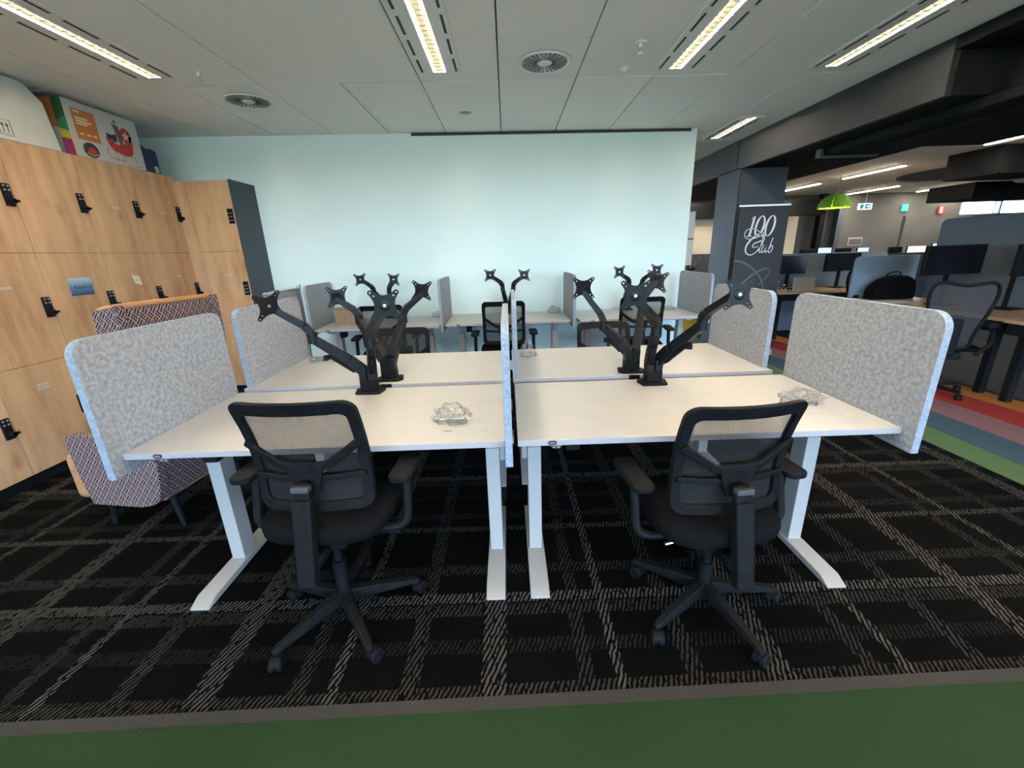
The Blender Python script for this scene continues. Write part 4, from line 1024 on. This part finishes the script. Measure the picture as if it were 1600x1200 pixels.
monitor('narrow upright black monitor at the right edge', 4.985, 4.12, 1.20, .20, .30, .25)
monitor('dark monitor just right of the banner', 4.43, 6.72, 1.10, .48, .27, -.1)
monitor('dark monitor right of the laptop, above the mesh chair', 5.25, 6.72, 1.12, .60, .27, .12)
for i, (u, m, wd, z, lb) in enumerate(((5.75, 'screen_off', .26, 1.20, 'far dark monitor behind the banner edge'), (6.08, 'screen_blue', .26, 1.22, 'far monitor with a bright blue screen'), (6.45, 'screen_off', .30, 1.20, 'far dark monitor between the two blue screens'),
        (6.82, 'screen_blue', .22, 1.20, 'far monitor with a blue screen under the lampshade posts'), (7.45, 'screen_off', .26, 1.19, 'far dark monitor left of the salmon screen'), (7.85, 'screen_warm', .36, 1.20, 'far monitor with a salmon screen'), (8.32, 'screen_white', .36, 1.23, 'far monitor with a white document screen'))):
    monitor(lb, u, 8.3, z, wd, .21, 0, m)
def laptop():
    t = thing('laptop', 'open silver laptop on the oak office desk behind the banner', 'laptop', (4.49, 6.42, .7315), .05)
    MB().box((-.16, -.22, 0), (.18, 0, .014)).build('keyboard_base', 'aluminium', t, bevel=.004); MB().prism([(-.17, .014), (.17, .014), (.15, .20), (-.18, .20)], XZ(0, 0, 0), (0, .008, 0)).build('lid', 'aluminium', t)
    MB().box((-.14, -.2, .014), (.14, -.08, .0155)).build('keys', 'ink', t)
laptop()
def aeron(label, x, y, rz, s=1):
    t = thing('office_chair', label, 'chair', (x, y, 0), rz, 'dark office chairs with wide mesh backs')
    P = smooth_path([(-.13, .50), (-.15, .62), (-.21, .86), (-.215, 1.0), (-.16, 1.06), (0, 1.035), (.16, 1.06), (.215, 1.0), (.21, .86), (.15, .62), (.13, .50), (0, .47), (-.13, .50)], 4)[:-1]
    S = lambda u, v: (u, -.24-.10*(v-.5)+.5*u*u, v)
    MB().tube([S(*p) for p in P]+[S(*P[0])], .014, 8).build('back_frame', 'black', t)
    g = MB(); c = (0, .78); n = len(P); g.add([S(*c)]+[S(c[0]+(p[0]-c[0])*.5, c[1]+(p[1]-c[1])*.5) for p in P]+[S(*p) for p in P], [(0, 1+i, 1+(i+1) % n) for i in range(n)]+[(1+i, 1+n+i, 1+n+(i+1) % n, 1+(i+1) % n) for i in range(n)])
    g.build('back_mesh', 'mesh_dense', t)
    MB().prism(rrect(-.25, -.23, .25, .24, .08), lambda u, v: (u, v, .45), (0, 0, .04)).build('seat', 'black_soft', t, bevel=.015)
    MB().bar((0, -.30, .75), (0, -.28, .42), .08, .03).box((-.1, -.26, .38), (.1, .1, .45)).build('spine', 'black', t, bevel=.01)
    MB().cyl((0, 0, .1), (0, 0, .4), .026).build('gas_column', 'black', t)
    for sx in (-1, 1): MB().tube(smooth_path([(sx*.2, -.22, .42), (sx*.30, -.2, .55), (sx*.31, -.1, .66)], 4), .018, 8).prism(rrect(-.045, -.13, .045, .13, .03), lambda u, v: (sx*.31+u, v, .66), (0, 0, .03)).build('armrest', 'black', t)
    b = MB()
    for k in range(5):
        a = 2*PI*k/5+.3; b.bar((0, 0, .09), (.3*math.cos(a), .3*math.sin(a), .075), .05, .04, .03, .025)
    st = b.build('star_base', 'black', t, bevel=.004)
    for k in range(5):
        a = 2*PI*k/5+.3; MB().cyl((.3*math.cos(a)-.02, .3*math.sin(a), .028), (.3*math.cos(a)+.02, .3*math.sin(a), .028), .028, n=14).build('caster', 'black', st)
    return t
aeron('dark office chair with a wide mesh back, beside the orange stripe', 4.05, 3.86, -.45)
aeron('dark office chair behind the blue divider, at the laptop desk', 4.98, 6.08, -.25)
t = thing('papers', 'loose white papers on the oak office desk', 'paper', (4.56, 4.93, .7305), .15)
MB().box((-.12, -.15, 0), (.12, .15, .004)).build('sheet', 'paper', t); MB().box((-.2, -.05, 0), (.0, .2, .003)).build('sheet', 'paper', t)
b = MB(); b.prism(smooth_path([(-.25, 0), (-.23, .13), (-.10, .24), (.1, .28), (.24, .20), (.26, 0)], 4), XZ(0, -.09, 0), (0, .18, 0)); t = thing('bag', 'black soft bag on the desk against the blue divider', 'bag', (4.72, 5.22, .7315)); b.build('bag_body', 'black_soft', t, bevel=.03, seg=3); MB().tube(smooth_path([(-.1, 0, .24), (-.06, -.02, .31), (.06, -.02, .32), (.1, 0, .27)], 5), .008).build('bag_handle', 'black', t)
def bottle(x, y, h, label):
    t = thing('water_bottle', label, 'bottle', (x, y, .7315), 0, 'clear bottles on the laptop desk')
    MB().lathe([(0, 0), (.03, 0), (.032, .02), (.032, h*.6), (.014, h*.85), (.014, h)], n=16).build('bottle_body', 'bag', t); MB().cyl((0, 0, h), (0, 0, h+.015), .016).build('bottle_cap', 'white_metal', t)
bottle(4.06, 6.38, .14, 'clear bottle on the laptop desk nearest the banner'); bottle(4.17, 6.40, .09, 'short clear bottle between the tall bottle and the laptop')
# pendant lamp
t = thing('pendant_lamp', 'lime green dome pendant lamp over the office', 'lamp', (5.15, 7.0, 1.92))
for k in range(8):
    a0 = k*PI/4+.02
    MB().lathe([(.222*math.sin(math.radians(a)), .215*math.cos(math.radians(a))) for a in range(4, 91, 8)]+[(.217*math.sin(math.radians(a)), .20*math.cos(math.radians(a))) for a in range(88, 3, -8)], n=5, a0=a0, a1=a0+PI/4-.03).build('shade_petal', 'lime', t)
MB().lathe([(.21, .012), (.206, .03), (.20, .05), (0, .06)], n=24).build('lamp_diffuser', 'glow', t); MB().cyl((0, 0, .2), (0, 0, .76), .004, n=6).build('flex', 'lens', t); MB().lathe([(0, .76), (.05, .758), (.05, .73), (0, .72)], n=16).build('ceiling_rose', 'white_metal', t)
# signs
t = thing('exit_sign', 'green and white exit sign with running figure, on the office ceiling', 'sign', (8.06, 10.0, 2.09))
MB().box((-.15, 0, 0), (.15, .03, .13)).build('sign_box', 'sign_white', t); MB().box((-.115, -.002, .018), (.125, 0, .112)).build('sign_face', 'sign_teal', t)
P = lambda u, v: (u, -.003, v); a = MB(); a.ribbon([(.03, .065), (.085, .065)], .022, P, (0, -.001, 0)).prism([(.075, .03), (.075, .10), (.112, .065)], P, (0, -.001, 0))
a.build('sign_arrow', 'sign_white', t)
a = MB(); a.box((-.05, -.004, .02), (-.01, -.003, .11)).build('sign_door', 'sign_white', t)
a = MB(); a.prism(ellipse(-.045, .092, .009, .010, 10), lambda u, v: (u, -.0045, v), (0, -.001, 0)).bar((-.05, -.005, .083), (-.058, -.005, .055), .002, .014).bar((-.058, -.005, .055), (-.035, -.005, .04), .002, .008).bar((-.058, -.005, .055), (-.078, -.005, .03), .002, .008).bar((-.05, -.005, .078), (-.03, -.005, .068), .002, .006).build('sign_figure', 'sign_teal', t)
MB().cyl((0, .015, .13), (0, .015, .59), .006, n=8).build('hanger', 'white_metal', t)
t = thing('wall_sign', 'small green square sign high on the far wall', 'sign', (11.25, 12.55, 2.18)); MB().box((-.09, 0, 0), (.09, .02, .18)).build('sign_plate', 'sign_green', t); MB().box((-.06, -.002, .08), (.06, 0, .10)).build('sign_mark', 'sign_green', t)
t = thing('wall_sign', 'small red and white sign right of the green square sign', 'sign', (12.3, 12.55, 2.08)); MB().box((-.09, 0, 0), (.09, .02, .20)).build('sign_plate', 'red', t); MB().box((-.03, -.002, .02), (.03, 0, .18)).build('sign_mark', 'paper', t)
t = thing('wall_frame', 'faint grey framed notice on the far wall under the exit sign', 'frame', (10.05, 12.58, 1.30)); MB().box((-.2, 0, 0), (.2, .015, .22)).build('frame', 'lens', t); MB().box((-.18, -.002, .02), (.18, 0, .18)).build('notice', 'grey_wall', t)
# yellow and red cupboards glimpsed past the back row, plant left of the pillar
t = thing('low_cupboard', 'yellow low cupboard glimpsed beside the pillar foot', 'cupboard', (3.18, 7.2, 0)); MB().box((-.22, -.2, 0), (.22, .2, .84)).build('body', 'yellow', t, bevel=.006); MB().box((-.2, -.215, .03), (.2, -.2, .8)).build('door', 'yellow', t, bevel=.003); MB().cyl((.15, -.215, .5), (.15, -.23, .5), .012, n=10).build('knob', 'black', t)
t = thing('low_cupboard', 'red low cupboard left of the yellow one', 'cupboard', (2.78, 7.6, 0)); MB().box((-.15, -.2, 0), (.15, .2, .45)).build('body', 'red', t, bevel=.006); MB().box((-.13, -.215, .03), (.13, -.2, .42)).build('door', 'red', t, bevel=.003); MB().cyl((.1, -.215, .3), (.1, -.23, .3), .012, n=10).build('knob', 'black', t)
t = thing('potted_plant', 'small potted plant with orange flowers on the dark far desk', 'plant', (4.05, 9.5, .7315))
MB().lathe([(0, 0), (.07, 0), (.10, .16), (.09, .16), (.06, .02)], n=16).build('pot', 'terracotta', t)
lv = MB(); fl_ = MB(); rnd = random.Random(4)
for k in range(22):
    a = rnd.uniform(0, 2*PI); r = rnd.uniform(.05, .22); h = rnd.uniform(.2, .45); q = Vector((r*math.cos(a), r*math.sin(a), h)); e = Vector((-math.sin(a), math.cos(a), 0))*.035
    lv.add([(0, 0, .14), q*.6+e+Vector((0, 0, .04)), q+Vector((0, 0, .0)), q*.6-e+Vector((0, 0, .04))], [(0, 1, 2, 3)])
    if k % 3 == 0: fl_.sphere(q+Vector((0, 0, .02)), .03, 8, 6)
lv.build('foliage', 'leaf', t); fl_.build('flowers', 'petal', t)
